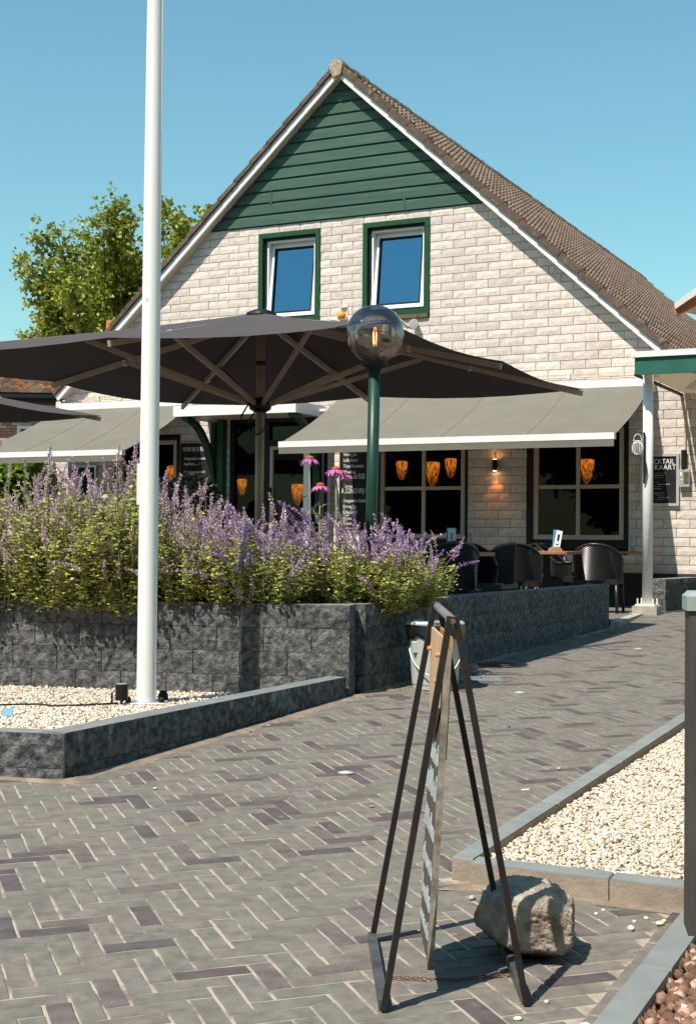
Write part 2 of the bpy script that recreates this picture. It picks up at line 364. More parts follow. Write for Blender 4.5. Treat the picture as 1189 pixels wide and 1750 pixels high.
# region polygons
WL0 = Vector((.033, 9.28)); WL1 = Vector((2.81, 14.788)); WD = (WL1-WL0).normalized(); WN = Vector((WD.y, -WD.x))
KC = Vector((-1.304, 6.408))
PAVE = [(-6, 2.2), (1.55, 2.2), (.9,3.35), (1.13, 4.43), (.385, 4.728), (.379, 4.815), (2.046, 8.307), (4.6, 13.6), (8.5, 21), (4.1, 17.4), (3.85, 17.3), (2.81, 14.9), (.033, 9.28), (-1.304, 6.408), (-6, 7.3)]
PAVE = [(-3.2, 2.6), (.36, 2.6), (.66, 3.29), (1.10, 4.216), (1.13, 4.43), (.383, 4.731), (.379, 4.815), (2.046, 8.307), (6.3, 17.2), (6.0, 19.4), (3.95, 17.4), (3.45, 16.75), (2.86, 14.788), (.033, 9.28), (-1.304, 6.408), (-3.2, 6.95)]
mb = MB()
pv = [(x, y, gz(x, y)-.0030) for x, y in [(-3.4,2.0),(1.6,2.0),(1.6,3.3),(1.3,4.4),(.42,4.85),(2.1,8.3),(6.6,17.0),(6.6,19.6),(3.9,17.4),(3.4,16.9),(2.8,14.75),(0.0,9.3),(-1.32,6.42),(-3.4,7.0)]]
mb.raw(pv, [tuple(range(len(pv)))]); pavement = obj('pavement', mb, M_joint, kind='structure')
# herringbone clay pavers
W_, L_, J_ = .0725, .2175, .0062
ang = rad(19.5); ca, sa = math.cos(ang), math.sin(ang)
def paver_mesh(k):
    mb = MB(); r = random.Random(k)
    l2, w2 = (L_-J_)/2, (W_-J_)/2; c = .004
    def ring(ins, z):
        out = []
        N = 8
        for (sx, sy) in ((-1,-1),(-.33,-1),(.33,-1),(1,-1),(1,1),(.33,1),(-.33,1),(-1,1)):
            jx = r.uniform(-.003,.0015); jy = r.uniform(-.0012,.0028)
            out.append((sx*(l2-ins)+jx, sy*(w2-ins+jy), z))
        return out
    r0 = ring(0, 0); r1 = [(x*.999, y, -.0045) for x, y, z in r0]; r2 = [(x*(1-c/l2), y*(1-c/w2), 0) for x, y, z in r0]
    rb = [(x, y, -.03) for x, y, z in r1]
    n = mb.av(rb+r1+r2)
    for a in (0, 8):
        for i in range(8): mb.f.append((n+a+i, n+a+(i+1)%8, n+a+8+(i+1)%8, n+a+8+i)); mb.m.append(0)
    mb.f.append(tuple(n+16+i for i in range(8))); mb.m.append(0)
    return mb
pav_mb = [paver_mesh(k) for k in range(6)]
pav_me = [m_.mesh('paver', M_paver) for m_ in pav_mb]
placed = []
for p in range(-60, 60):
    for q in range(-40, 40):
        for hv in (0, 1):
            # lattice (1,1)p + (3,-3)q
            bx = p+3*q; by = p-3*q
            if hv == 0: cx, cy, rz = bx+1.5, by+.5, 0
            else: cx, cy, rz = bx+.5, by+2.5, PI/2
            gx = cx*W_*ca-cy*W_*sa + .05; gy = cx*W_*sa+cy*W_*ca + 4.6
            if gy < 2.7 or gy > 18.9: continue
            placed.append((gx, gy, rz))
# extend lattice properly over the area
placed = []
seen = set()
for i in range(-90, 330):
    for j in range(-260, 290):
        # decide if (i,j) cell is the lower-left of a horizontal or vertical paver
        d = (i-j) % 6
        if d == 0: placed.append((i+1.5, j+.5, 0))
        if (i-j+1) % 6 == 0: placed.append((i+.5, j+1.5, PI/2))
fin = []
inP = PAVE
for cx, cy, rz in placed:
    gx = (cx*ca-cy*sa)*W_; gy = (cx*sa+cy*ca)*W_ + 4.0
    if gy < 2.9 or gy > 19.2 or gx < -3.1 or gx > 5.9: continue
    # frustum cull (a margin keeps side views filled)
    if abs(gx) > .31*gy+.5: continue
    if not inpoly(gx, gy, inP): continue
    # keep the straight border rows beside the right kerbs free
    dx = (gx-.66)*(-.903)+(gy-3.29)*.430
    if gx > .2 and gy < 4.6 and -.4 < dx < .075: continue
    low_ = gx > .2 and gy < 4.6 and dx < .15
    fin.append((gx, gy, rz+ang+(0 if not low_ else 100)))
# straight border pavers along the front right kerb
kd = Vector((1.10-.66, 4.216-3.29)).normalized(); kn = Vector((-kd.y, kd.x))
kang = math.atan2(kd.y, kd.x)
for row in range(2):
    for k in range(-3, 8):
        p = Vector((.66, 3.29)) + kd*((k+.5*row)*(L_+.0))*1.0 + kn*(.04+row*.07)
        if p.y > 2.9 and p.y < 4.52: fin.append((p.x, p.y, kang))
fin.sort(key=lambda t: t[1])
rest = MB()
slope_rx = math.atan(.0285)
cnt = 0
for gx, gy, rz in fin:
    z = gz(gx, gy)+random.uniform(-.0015, .0015)
    if rz > 50: rz -= 100; z -= .0045
    tilt = Matrix.Rotation(slope_rx if gy < 16.8 else 0, 4, 'X')
    Mx = Matrix.Translation((gx+random.uniform(-.001,.001), gy, z)) @ tilt @ Matrix.Rotation(rz+(PI if random.random() < .5 else 0)+random.gauss(0,.006), 4, 'Z') @ Matrix.Rotation(random.gauss(0,.006), 4, 'X')
    k = random.randrange(6)
    vis = abs(gx) < .27*gy and gy > 3.25
    if vis and cnt < 299:
        o = bpy.data.objects.new('paver', pav_me[k]); link(o, pavement); o.matrix_local = Mx; cnt += 1
    else:
        rest.M = Mx; rest.raw(pav_mb[k].v, pav_mb[k].f)
rest.M = None
obj('pavers', rest, M_paver, pavement, kind='stuff')

# sand fillet swept along the kerb wall foot
mb = MB()
pf = [(-1.9,6.50),(-1.33,6.37),(-1.25,6.42),(-.9,7.16),(-.4,8.24),(.03,9.2),(.6,10.33),(1.6,12.3)]
pp_ = []
for i in range(len(pf)-1):
    for k in range(9):
        t_ = k/9; pp_.append((pf[i][0]*(1-t_)+pf[i+1][0]*t_, pf[i][1]*(1-t_)+pf[i+1][1]*t_))
wprev = .03
for i in range(len(pp_)-1):
    x0,y0 = pp_[i]; x1,y1 = pp_[i+1]; wn_ = max(.002, .028+random.gauss(0,.020)+(.03 if i < 16 else 0))
    mb.raw([(x0-.02,y0+.02,gz(x0,y0)+.012),(x1-.02,y1+.02,gz(x1,y1)+.012),(x1+wn_,y1-wn_*.5,gz(x1,y1)-.003),(x0+wprev,y0-wprev*.5,gz(x0,y0)-.003)],[(0,1,2,3)]); wprev = wn_
obj('sand_drift', mb, M_dirt, kind='structure')

# ------------------------------------------------------------------ split blocks
def block_part(name, c, size, rz, parent, face, mats=None, k=0):
    """one split block. c = centre of base, size (l,w,h) with l along local x; face: '-y' rough outside, '+-x' too"""
    l, wd, h = size; g = .003
    mb = MB(); r = random.Random(k*13+5)
    nx, nz = max(2, int(l/.05)), max(2, int(h/.05))
    # rough front face grid (local -y)
    V = []; Fq = []
    for i in range(nx+1):
        for j in range(nz+1):
            edge = i in (0, nx) or j in (0, nz)
            V.append((-l/2+g+(l-2*g)*i/nx, -wd/2-(0 if edge else r.uniform(-.002,.014)), g+(h-g)*j/nz))
    for i in range(nx):
        for j in range(nz):
            a = i*(nz+1)+j; Fq.append((a, a+nz+1, a+nz+2, a+1))
    mb.raw(V, Fq)
    mb.raw([(-l/2+g,-wd/2,h),(l/2-g,-wd/2,h),(l/2-g,wd/2,h),(-l/2+g,wd/2,h)], [(0,1,2,3)], 1)
    mb.raw([(-l/2+g,wd/2,g),(l/2-g,wd/2,g),(l/2-g,wd/2,h),(-l/2+g,wd/2,h)], [(1,0,3,2)], 0)
    for sx in (-1, 1):
        x = sx*(l/2-g)
        ny = max(2, int(wd/.05)); V = []; Fq = []
        for i in range(ny+1):
            for j in range(nz+1):
                edge = i in (0, ny) or j in (0, nz)
                V.append((x+(0 if edge else sx*r.uniform(0,.012 if face == 'x' else 0)), -wd/2+wd*i/ny, g+(h-g)*j/nz))
        for i in range(ny):
            for j in range(nz):
                a = i*(nz+1)+j; Fq.append((a, a+nz+1, a+nz+2, a+1))
        mb.raw(V, Fq)
    return obj(name, mb, [M_block, M_blocktop], parent, loc=c, rz=rz)
def block_wall(parent, p0, p1, z0f, ztop, bl, bh, wd, name='block', seed=0, endrough=True):
    """courses hang from ztop down; front side is on the right-hand side of p0->p1"""
    p0 = Vector(p0); p1 = Vector(p1); d = (p1-p0); Lw = d.length; d.normalize(); nrm = Vector((d.y, -d.x))
    rz = math.atan2(d.y, d.x); k = seed
    zt = ztop; row = 0
    while zt > min(z0f(p0), z0f(p1))-.01 and row < 8:
        zb = zt-bh; x = 0; first = True
        while x < Lw-.01:
            l = bl*(.5 if (first and row % 2) else 1)*(1 if not first else random.choice((1,.85))); l = min(l, Lw-x)
            if Lw-x-l < .12: l = Lw-x
            c = p0+d*(x+l/2)-nrm*(wd/2)
            if zt > z0f(p0+d*(x+l/2))+.005:
                zlow = zb
                block_part(name, (c.x, c.y, zlow), (l, wd, bh), rz, parent, 'x', k=k); k += 1
            x += l; first = False
        zt = zb; row += 1
# planter (raised bed): front wall + terrace wall
planter = thing('planter_wall', 'tall dark split block planter wall under the purple flowers behind the flagpole', 'wall', (0,0,0))
FR0 = Vector((-3.1, 10.38)); FR1 = Vector((-.005, 9.27))
FR0 = Vector((-3.35, 10.0)); FR1 = Vector((.02, 9.27))
groundg = lambda p: .22
block_wall(planter, FR0, FR1, groundg, .88, .335, .163, .2, seed=10)
twall = thing('terrace_wall', 'low dark block wall running from the planter corner past the bucket to the terrace entrance', 'wall', (0,0,0))
zt_ = lambda p: gz(p.x, p.y)-.03
block_wall(twall, WL0+WD*.205, WL1, zt_, .88, .335, .163, .2, seed=200)
# planter back side + soil
mb = MB(); mb.raw([(-3.5,10.2,.82),(-3.3,10.05,.82),(-.05,9.40,.82),(.02,9.5,.82),(1.1,11.6,.82),(-3.5,12.0,.82)], [(0,1,2,3,4,5)])
soil = obj('planter_soil', mb, M_soil, kind='structure')
mb = MB(); mb.box((-3.5,11.9,.3),(1.25,12.0,.84)); mb.box((-3.5,10.1,.2),(1.15,11.9,.3)); obj('planter_back_wall', mb, M_blocktop); tag(bpy.data.objects['planter_back_wall'], 'plain dark rear edge of the raised flower bed, hidden by the flowers', 'wall')
# low kerb wall around left gravel bed
kw = thing('low_bed_wall', 'low dark split block wall edging the gravel bed with the flagpole', 'wall', (0,0,0))
zk = lambda p: gz(p.x, p.y)-.12
def kwall(p0, p1, ztop, bl, wd, seed, hs=(.205,.14)):
    p0 = Vector(p0); p1 = Vector(p1); d = p1-p0; Lw = d.length; d.normalize(); nrm = Vector((d.y,-d.x)); rz = math.atan2(d.y,d.x)
    for row, (zt, h) in enumerate(((ztop, .165), (ztop-.165, .16))):
        n = max(1, round(Lw/bl))
        for k in range(n):
            l = Lw/n; c = p0+d*(l*(k+.5))-nrm*(wd/2)
            if zt < gz(c.x,c.y)+.003: continue
            o = block_part('block', (c.x, c.y, zt-h), (l, wd, h), rz, kw, 'x', k=seed+k+row*50)
kwall(KC, (.0, 9.22), .405, .62, .13, 400)
kwall((-3.4, 6.78), (KC.x-.0, KC.y), .4015, .62, .13, 500)
# left gravel bed base
BEDL = [(-3.5,6.95),(-1.42,6.6),(-.14,9.2),(-3.5,9.95)]
zl = lambda x, y: .375-.105*min(1,max(0,(y-6.6)/2.0))
mb = MB(); nX = 10
V=[];Fq=[]
for i in range(nX+1):
    for j in range(nX+1):
        a_=i/nX; b_=j/nX
        x=(1-a_)*((1-b_)*-3.5+b_*-3.5)+a_*((1-b_)*-1.40+b_*-.10); y=(1-a_)*((1-b_)*6.9+b_*10.05)+a_*((1-b_)*6.5+b_*9.35)
        V.append((x,y,zl(x,y)-.012))
for i in range(nX):
    for j in range(nX):
        a_=i*(nX+1)+j; Fq.append((a_,a_+nX+1,a_+nX+2,a_+1))
mb.raw(V,Fq); obj('gravel_bed_base', mb, M_gravbase, kind='structure')

def stones(name, m, pts, smin, smax, zfun, label, cat, flat=.65, seed=1, parent=None):
    r = np.random.default_rng(seed)
    base = np.array([(1,0,0),(-1,0,0),(0,1,0),(0,-1,0),(0,0,1),(0,0,-1),(.6,.6,.6),(-.6,.6,.6),(.6,-.6,.6),(-.6,-.6,.6)],float)
    bf = [(0,2,6),(2,4,6),(4,0,6),(2,1,7),(1,4,7),(4,2,7),(0,4,8),(4,3,8),(3,0,8),(1,3,9),(3,4,9),(4,1,9),(2,0,5),(1,2,5),(3,1,5),(0,3,5)]
    V=[];Fq=[]
    for k,(x,y) in enumerate(pts):
        s=r.uniform(smin,smax); sv=s*np.array([r.uniform(.75,1.3),r.uniform(.6,1),r.uniform(.5,.9)*flat/.65])
        A=r.uniform(0,2*PI); B=r.normal(0,.3)
        R=np.array([[math.cos(A),-math.sin(A),0],[math.sin(A),math.cos(A),0],[0,0,1]])@np.array([[1,0,0],[0,math.cos(B),-math.sin(B)],[0,math.sin(B),math.cos(B)]])
        v=(base*r.uniform(.82,1.1,(10,1))*sv)@R.T+np.array([x,y,zfun(x,y)+r.uniform(-.003,.007)])
        n=len(V); V.extend(map(tuple,v)); Fq.extend([(a+n,b+n,c+n) for a,b,c in bf])
    me=bpy.data.meshes.new(name); me.from_pydata(V,[],Fq); me.materials.append(m); me.polygons.foreach_set('use_smooth',[True]*len(Fq)); me.update()
    o=bpy.data.objects.new(name,me); link(o,parent); o['kind']='stuff'; tag(o,label,cat); return o
r_=np.random.default_rng(3)
pts=[]
while len(pts)<13000:
    x,y=r_.uniform(-3.0,-.1),r_.uniform(6.5,9.9)
    if inpoly(x,y,BEDL) and x>-.30*y-.2: pts.append((x,y))
stones('gravel', M_gravel, pts, .006, .0145, zl, 'pale beige gravel around the foot of the flagpole', 'gravel', seed=4)
# right gravel bed
zr=lambda x,y: gz(x,y)+.045
BEDR=[(.47,4.83),(1.9,4.42),(2.5,5.6),(2.5,8.9),(2.15,8.25)]
mb=MB(); mb.raw([(x,y,zr(x,y)-.012) for x,y in [(.44,4.80),(2.0,4.3),(2.9,5.6),(3.4,11.0),(3.2,10.6)]],[(0,1,2,3,4)]); obj('gravel_bed_base', mb, M_gravbase, kind='structure')
pts=[]
while len(pts)<21000:
    x,y=r_.uniform(.45,2.6),r_.uniform(4.4,8.9)
    if inpoly(x,y,BEDR) and x<.285*y+.15: pts.append((x,y))
stones('gravel', M_gravel, pts, .0045, .0125, zr, 'bright cream gravel bed to the right of the paved path', 'gravel', seed=5)
pts=[]
BEDB=[(.58,3.1),(1.15,4.28),(1.6,4.3),(1.3,3.0)]
while len(pts)<2000:
    x,y=r_.uniform(.6,1.6),r_.uniform(3.1,4.4)
    if inpoly(x,y,BEDB): pts.append((x,y))
zb_=lambda x,y: gz(x,y)+.038
mb=MB(); mb.raw([(.55,3.0,zb_(0,3)-.012),(1.7,3.0,zb_(0,3)-.012),(1.7,4.4,zb_(0,4.4)-.012),(1.20,4.4,zb_(0,4.4)-.012)],[(0,1,2,3)]); obj('bark_bed_base', mb, M_bark, kind='structure')
stones('bark_chips', M_bark, pts, .010, .024, zb_, 'brown stone chips in the corner bed at bottom right', 'mulch', flat=.9, seed=6)
# kerbs of the right bed
def kerb(name, p0, p1, wd, h, label, n, side=1, facem=None):
    t = thing(name, label, 'kerb', (0,0,0))
    p0 = Vector(p0); p1 = Vector(p1); d = p1-p0; L = d.length; d.normalize(); nr = Vector((d.y,-d.x))*side
    for k in range(n):
        a_ = p0+d*(L*k/n+.002); b_ = p0+d*(L*(k+1)/n-.002)
        mb = MB()
        q = [a_, b_, b_+nr*wd, a_+nr*wd]
        bot = [(p.x,p.y,gz(p.x,p.y)-.06) for p in q]; mid=[(p.x,p.y,gz(p.x,p.y)+h-.005) for p in q]
        cen = sum(q, Vector((0,0)))/4
        top = [(p.x+(cen.x-p.x)*.02,p.y+(cen.y-p.y)*.02,gz(p.x,p.y)+h) for p in q]
        nn_=mb.av(bot+mid+top)
        for i in range(4):
            mb.f.append((nn_+i,nn_+(i+1)%4,nn_+4+(i+1)%4,nn_+4+i)); mb.m.append(1)
            mb.f.append((nn_+4+i,nn_+4+(i+1)%4,nn_+8+(i+1)%4,nn_+8+i)); mb.m.append(0)
        mb.f.append((nn_+8,nn_+9,nn_+10,nn_+11)); mb.m.append(0)
        obj('kerbstone', mb, [M_kerb, facem or M_kerbface], t)
    return t
kerb('path_kerb', (.372,4.80), (4.3,13.0), .075, .078, 'long grey concrete kerb between the paved path and the cream gravel', 9)
kerb('front_kerb', (.424,4.726), (1.75,4.16), .09, .078, 'grey topped concrete kerb with sandy front behind the boulder', 3, side=-1)
kerb('corner_kerb', (.50,3.10), (1.085,4.335), .085, .07, 'pale grey kerb beside the brown stone chips in the bottom right corner', 2)
kerb('bed_divider', (2.10,8.15), (4.2,7.4), .08, .07, 'short grey kerb crossing the gravel behind the dark wooden post', 2, side=-1)
# a little apron of sand in front of the front kerb
mb=MB(); mb.raw([(.30,4.66,gz(0,4.66)+.002),(.42,4.74,gz(0,4.74)+.006),(1.16,4.43,gz(0,4.43)+.006),(1.13,4.385,gz(0,4.385)-.001),(.45,4.655,gz(0,4.66)-.001)],[(0,1,2,3,4)])
obj('sand_strip', mb, M_dirt, kind='structure')

# terrace floor
mb=MB(); tp=[(WL0.x,WL0.y+.15),(2.78,14.9),(3.50,16.75),(3.95,17.4),(4.95,19.2),(3.4,20.2),(-9.,26),(-11,20),(-3.6,10.2)]
mb.raw([(x,y,.474) for x,y in tp],[tuple(range(len(tp)))]); terrace=obj('terrace_floor', mb, M_slab, kind='structure')
mb=MB(); mb.prism([(2.83,14.83,.38),(2.93,14.80,.38),(3.56,16.58,.38),(3.46,16.62,.38)],(0,0,.105)); obj('threshold_strip', mb, M_conc, kind='structure')

# ================================================================== HOUSE
house = thing('cafe_house', 'cream brick gabled cafe with dark green boards in its gable and brown tiled roof', 'house', F0, -TH)
AU = -5.088; SL = .912; ALP = math.atan(SL)
ZB = .92; CH = (6.271-ZB)/43; BL = .3655
openings = [(-6.537,-5.448,4.72,6.155),(-4.716,-3.618,4.72,6.155),
            (-2.094,-.624,1.245,3.0),(-4.50,-2.995,1.245,3.0),(-7.03,-5.28,.48,3.25),(-9.25,-7.97,1.245,3.0)]
def row_spans(zc):
    if zc < 3.6: lo, hi = -10.49, 2.6
    else:
        hw = (8.47-zc)/SL; lo, hi = AU-hw, AU+hw
    sp = [(lo, hi)]
    for (a_,b_,c_,d_) in openings:
        if c_-.03 < zc < d_+.0:
            ns = []
            for s0, s1 in sp:
                if b_ <= s0 or a_ >= s1: ns.append((s0,s1)); continue
                if a_ > s0: ns.append((s0,a_))
                if b_ < s1: ns.append((b_,s1))
            sp = ns
    return sp
def brick_tpl(k, l):
    r = random.Random(k); mb = MB(); g = .0042; h = CH-2*g
    nx, nz = 4, 2; V = []; Fq = []
    for i in range(nx+1):
        for j in range(nz+1):
            e_ = i in (0,nx) or j in (0,nz)
            V.append((g+(l-2*g)*i/nx+(0 if i in(0,nx) else r.uniform(-.01,.01)), -.004*r.random() if e_ else -r.uniform(.004,.009), g+h*j/nz))
    for i in range(nx):
        for j in range(nz):
            a_ = i*(nz+1)+j; Fq.append((a_,a_+nz+1,a_+nz+2,a_+1))
    mb.raw(V, Fq)
    ring = [V[0],V[3],V[6],V[9],V[12],V[13],V[14],V[11],V[8],V[5],V[2],V[1]]
    n = mb.av(ring+[(x,.05,z) for x,y,z in ring])
    for i in range(12): mb.f.append((n+i,n+(i+1)%12,n+12+(i+1)%12,n+12+i)); mb.m.append(0)
    return mb
FULL = [brick_tpl(k, BL) for k in range(8)]
FULLM = [m_.mesh('brick', M_brick) for m_ in FULL]
rows = []
mort = MB()
nrow = 43
for i in range(nrow):
    z0 = ZB+i*CH; zc = z0+CH/2
    off = 0 if (nrow-1-i) % 2 == 0 else BL/2
    for s0, s1 in row_spans(zc):
        if zc < 3.6: mort.box((s0,.012,z0),(s1,.18,z0+CH))
        else: mort.box((s0,.012,z0),(s1,.18,z0+CH))
        k0 = math.floor((s0-(-3.25+off))/BL); x = -3.25+off+k0*BL
        while x < s1:
            a_ = max(x, s0); b_ = min(x+BL, s1)
            if b_-a_ > .03: rows.append((a_, b_, z0))
            x += BL
# wall below courses
for s0, s1 in ((-10.49,-7.03),(-5.28,2.6)): mort.box((s0,.012,.3),(s1,.18,ZB-.001))
obj('wall', mort, M_mortar, house, label='grey mortar bed behind the cream bricks')
mb=MB(); mb.box((-5.28,-.03,.3),(2.6,.011,ZB)); mb.box((-10.49,-.03,.3),(-7.03,.011,ZB)); obj('plinth', mb, M_plinth, house)
def hidden(u, z):
    return u > -3.4 and u < .4 and ((2.62 < z < 3.5) or z < 1.2)
cand = [(a_,b_,z) for a_,b_,z in rows if abs(b_-a_-BL) < 1e-3 and not (z > 2.5 and z < 3.55 and a_ < -.3) and -5.4 < a_ < .5 and not (a_ > -5.5 and a_ < -3.6 and z < 4.6) and z > 1.2]
cand.sort(key=lambda t: -t[0]-.0*t[2]); cset = set(cand[:298])
rest = MB(); ri = 0
for t in rows:
    a_, b_, z = t; k = random.randrange(8)
    if t in cset:
        o = bpy.data.objects.new('brick', FULLM[k]); link(o, house); o.location = (a_, random.uniform(-.003,.002), z); continue
    src = FULL[k] if b_-a_ > BL-1e-3 else brick_tpl(k+100, b_-a_)
    rest.M = Matrix.Translation((a_, random.uniform(-.003,.002), z)); rest.raw(src.v, src.f)
rest.M = None
obj('bricks', rest, M_brick, house, kind='stuff')
# side walls + back so that the volume is closed
mb = MB(); mb.box((-10.49,.18,.3),(-10.25,18.0,3.7)); mb.box((.1,.18,.3),(.3,18.0,3.7)); mb.box((-10.25,17.8,.3),(.1,18.0,3.7)); obj('side_wall', mb, M_brick, house)
mb = MB(); mb.prism([(-10.25,17.8,3.7),(.1,17.8,3.7),(AU,17.8,8.4)], (0,.2,0)); obj('rear_gable', mb, M_brick, house)
# interior
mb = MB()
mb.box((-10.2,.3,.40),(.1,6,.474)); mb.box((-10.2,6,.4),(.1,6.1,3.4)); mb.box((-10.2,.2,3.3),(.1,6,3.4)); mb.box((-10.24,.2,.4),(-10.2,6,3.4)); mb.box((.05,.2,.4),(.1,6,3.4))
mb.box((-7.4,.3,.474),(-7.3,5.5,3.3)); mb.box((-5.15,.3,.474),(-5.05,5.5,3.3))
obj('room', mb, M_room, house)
mb = MB(); mb.box((-6.75,.20,4.45),(-3.4,1.9,4.5)); mb.box((-6.75,1.9,4.45),(-3.4,1.95,6.4)); mb.box((-5.1,.20,4.5),(-5.05,1.9,6.4)); mb.box((-6.75,.20,6.4),(-3.4,1.9,6.45)); mb.box((-6.8,.20,4.45),(-6.75,1.9,6.4)); mb.box((-3.4,.20,4.45),(-3.35,1.9,6.4))
obj('upper_room', mb, M_room2, house)
mb = MB(); V_=[(-4.0+.17*math.cos(2*PI*k/28),1.88,5.62+.26*math.sin(2*PI*k/28)) for k in range(28)]; mb.prism(V_,(0,-.03,0)); obj('oval_mirror', mb, M_dark, house)

# gable siding
NB = 12; bh = (8.42-6.271)/NB
for i in range(NB):
    z0 = 6.271+i*bh; h = bh
    mb = MB()
    prof = [(z0+.010,-.004),(z0+.012,-.036),(z0+h*.82,-.032),(z0+h*.93,-.012),(z0+h+.012,-.004)]
    V = []
    for z, y in prof:
        hw = max(.0, (8.43-z)/SL); V += [(AU-hw,y,z),(AU+hw,y,z)]
    n = mb.av(V)
    for k in range(len(prof)-1): mb.f.append((n+2*k,n+2*k+1,n+2*k+3,n+2*k+2)); mb.m.append(0)
    obj('siding_board', mb, M_side, house)
mb = MB(); mb.prism([(AU-2.35,.03,6.28),(AU+2.35,.03,6.28),(AU,.03,8.43)],(0,.05,0)); obj('gable_backing', mb, M_dark, house)
mb = MB()
for u in (-6.33,): mb.box((u,-.041,6.6),(u+.035,-.030,6.80))
mb.box((-4.05,-.041,6.28),(-4.012,-.030,6.50))
obj('joint_cover', mb, M_side, house)

# roof
TZ = 8.575   # apex of tile plane
OV = .17
RL = 18.5
def slope_pt(side, s, y, n):   # s down slope, n normal offset
    c_, s_ = math.cos(ALP), math.sin(ALP)
    return (AU+side*(s*c_+n*s_), y, TZ-s*s_+n*c_)
SLEN = 7.12
# underlay slabs (rafters)
for side in (-1, 1):
    mb = MB()
    P = [slope_pt(side, 0, -OV+.03, -.0), slope_pt(side, SLEN, -OV+.03, 0), slope_pt(side, SLEN, -OV+.03, -.24), slope_pt(side, -.25, -OV+.03, -.24)]
    P = [slope_pt(side,.02,.0,-.015), slope_pt(side,SLEN,.0,-.015), slope_pt(side,SLEN,.0,-.110), slope_pt(side,.02+.110*SL,.0,-.110)]
    mb.prism(P, (0, RL, 0)); obj('roof', mb, M_dark, house, label='roof deck under the tiles')
    # soffit
    mb = MB(); 
    a0 = slope_pt(side, .126*SL, 0, -.126); a1 = slope_pt(side, SLEN, 0, -.126); b1 = slope_pt(side, SLEN, 0, -.112); b0 = slope_pt(side, .112*SL, 0, -.112)
    mb.prism([a0,a1,b1,b0], (0,-OV+.02,0)); obj('soffit', mb, M_beige if side < 0 else M_white, house)
    # bargeboard lower white and upper
    mb = MB()
    def band(n0, n1, y0, y1):
        a0 = slope_pt(side, -n0*SL, y0, n0); a1 = slope_pt(side, SLEN+.05, y0, n0); b1 = slope_pt(side, SLEN+.05, y0, n1); b0 = slope_pt(side, -n1*SL, y0, n1)
        mb.prism([a0,a1,b1,b0], (0,y1-y0,0))
    band(-.130,-.052,-OV-.018,-OV+.02); band(-.054,-.015,-OV-.004,-OV+.016)
    obj('bargeboard', mb, M_white, house)
    mb = MB(); mb.box((-.015,-.004,-.012),(.015,.02,.02)); cme = mb.mesh('board_clip', M_white)
    for k in range(15):
        o = bpy.data.objects.new('board_clip', cme); link(o, house); o.location = slope_pt(side, .3+k*.46, -OV-.019, -.060)
NC = 18; CL = SLEN/NC
# verge tiles
for side in (-1, 1):
    for k in range(NC):
        s0 = k*CL+.005; s1 = (k+1)*CL+.03
        mb = MB(); r = random.Random(k+side*50)
        j = r.uniform(-.005,.005); t0, t1 = (.035+j, .075+j) if side > 0 else (.030+j, .052+j)
        y0, y1 = -OV-.06, -OV+.10
        # outer cheek
        for (ya, yb, na, nb, na1, nb1) in ((y0, y0+.022, -.050 if side > 0 else -.030, t0, -.030 if side > 0 else -.02, t1), (y0+.022, y1, t0-.022, t0, t1-.022, t1)):
            pts = []
            for (s, y, n) in ((s0,ya,na),(s0,yb,na),(s0,yb,nb),(s0,ya,nb),(s1,ya,na1),(s1,yb,na1),(s1,yb,nb1),(s1,ya,nb1)):
                pts.append(slope_pt(side, s, y, n))
            n_ = mb.av(pts); mb.af([(0,1,2,3),(4,7,6,5),(0,4,5,1),(1,5,6,2),(2,6,7,3),(3,7,4,0)], n_)
        obj('verge_tile', mb, M_verge, house)
# field tiles
TW = .32
def tile_local(k):   # local: x across (0..TW) , y down slope (0..CL+.03), z normal
    r = random.Random(k); V = []; Fq = []
    xs = [0,.035,.08,.125,.16,.195,.24,.285,.32]; hs = [0,0,1,0,0,0,1,0,0]
    xs = [0,.03,.066,.094,.13,.16,.19,.226,.254,.29,.32]; hs = [0,0,1,1,0,0,0,1,1,0,0]
    nn_ = len(xs)
    for (y, hz, b_) in ((0,.012,.000),(CL*.5,.028,.006),(CL+.02,.060,.018)):
        for x, h in zip(xs, hs): V.append((x, y, b_+h*hz))
    for x in xs: V.append((x, CL+.02, -.002))
    for a_ in (0,1,2):
        for i in range(nn_-1): Fq.append((a_*nn_+i, a_*nn_+i+1, (a_+1)*nn_+i+1, (a_+1)*nn_+i))
    return V, Fq
TV, TF = tile_local(0)
def tile_mesh():
    mb = MB(); mb.raw(TV, TF); return mb.mesh('roof_tile', M_tile)
tme = tile_mesh()
def slope_matrix(side, s, y):
    c_, s_ = math.cos(ALP), math.sin(ALP)
    ex = Vector((0,1,0)); ey = Vector((side*c_,0,-s_)); ez = Vector((side*s_,0,c_))
    if side < 0: pass
    M = Matrix((ex, ey, ez)).transposed().to_4x4(); M.translation = Vector(slope_pt(side, s, y, 0)); return M
rest = MB(); cnt = 0
ncol = int((RL-.05)/TW)
for col in range(ncol):
    for c_ in range(NC):
        M = slope_matrix(1, c_*CL, -OV+.085+col*TW) @ Matrix.Translation((0,0,random.uniform(-.002,.003)))
        if cnt < 298 and c_ > 0:
            o = bpy.data.objects.new('roof_tile', tme); link(o, house); o.matrix_local = M; cnt += 1
        else: rest.M = M; rest.raw(TV, TF)
for col in range(ncol):
    for c_ in range(NC):
        M = slope_matrix(-1, c_*CL, -OV+.085+col*TW); rest.M = M; rest.raw(TV, TF)
rest.M = None
obj('roof_tiles', rest, M_tile, house, kind='stuff')
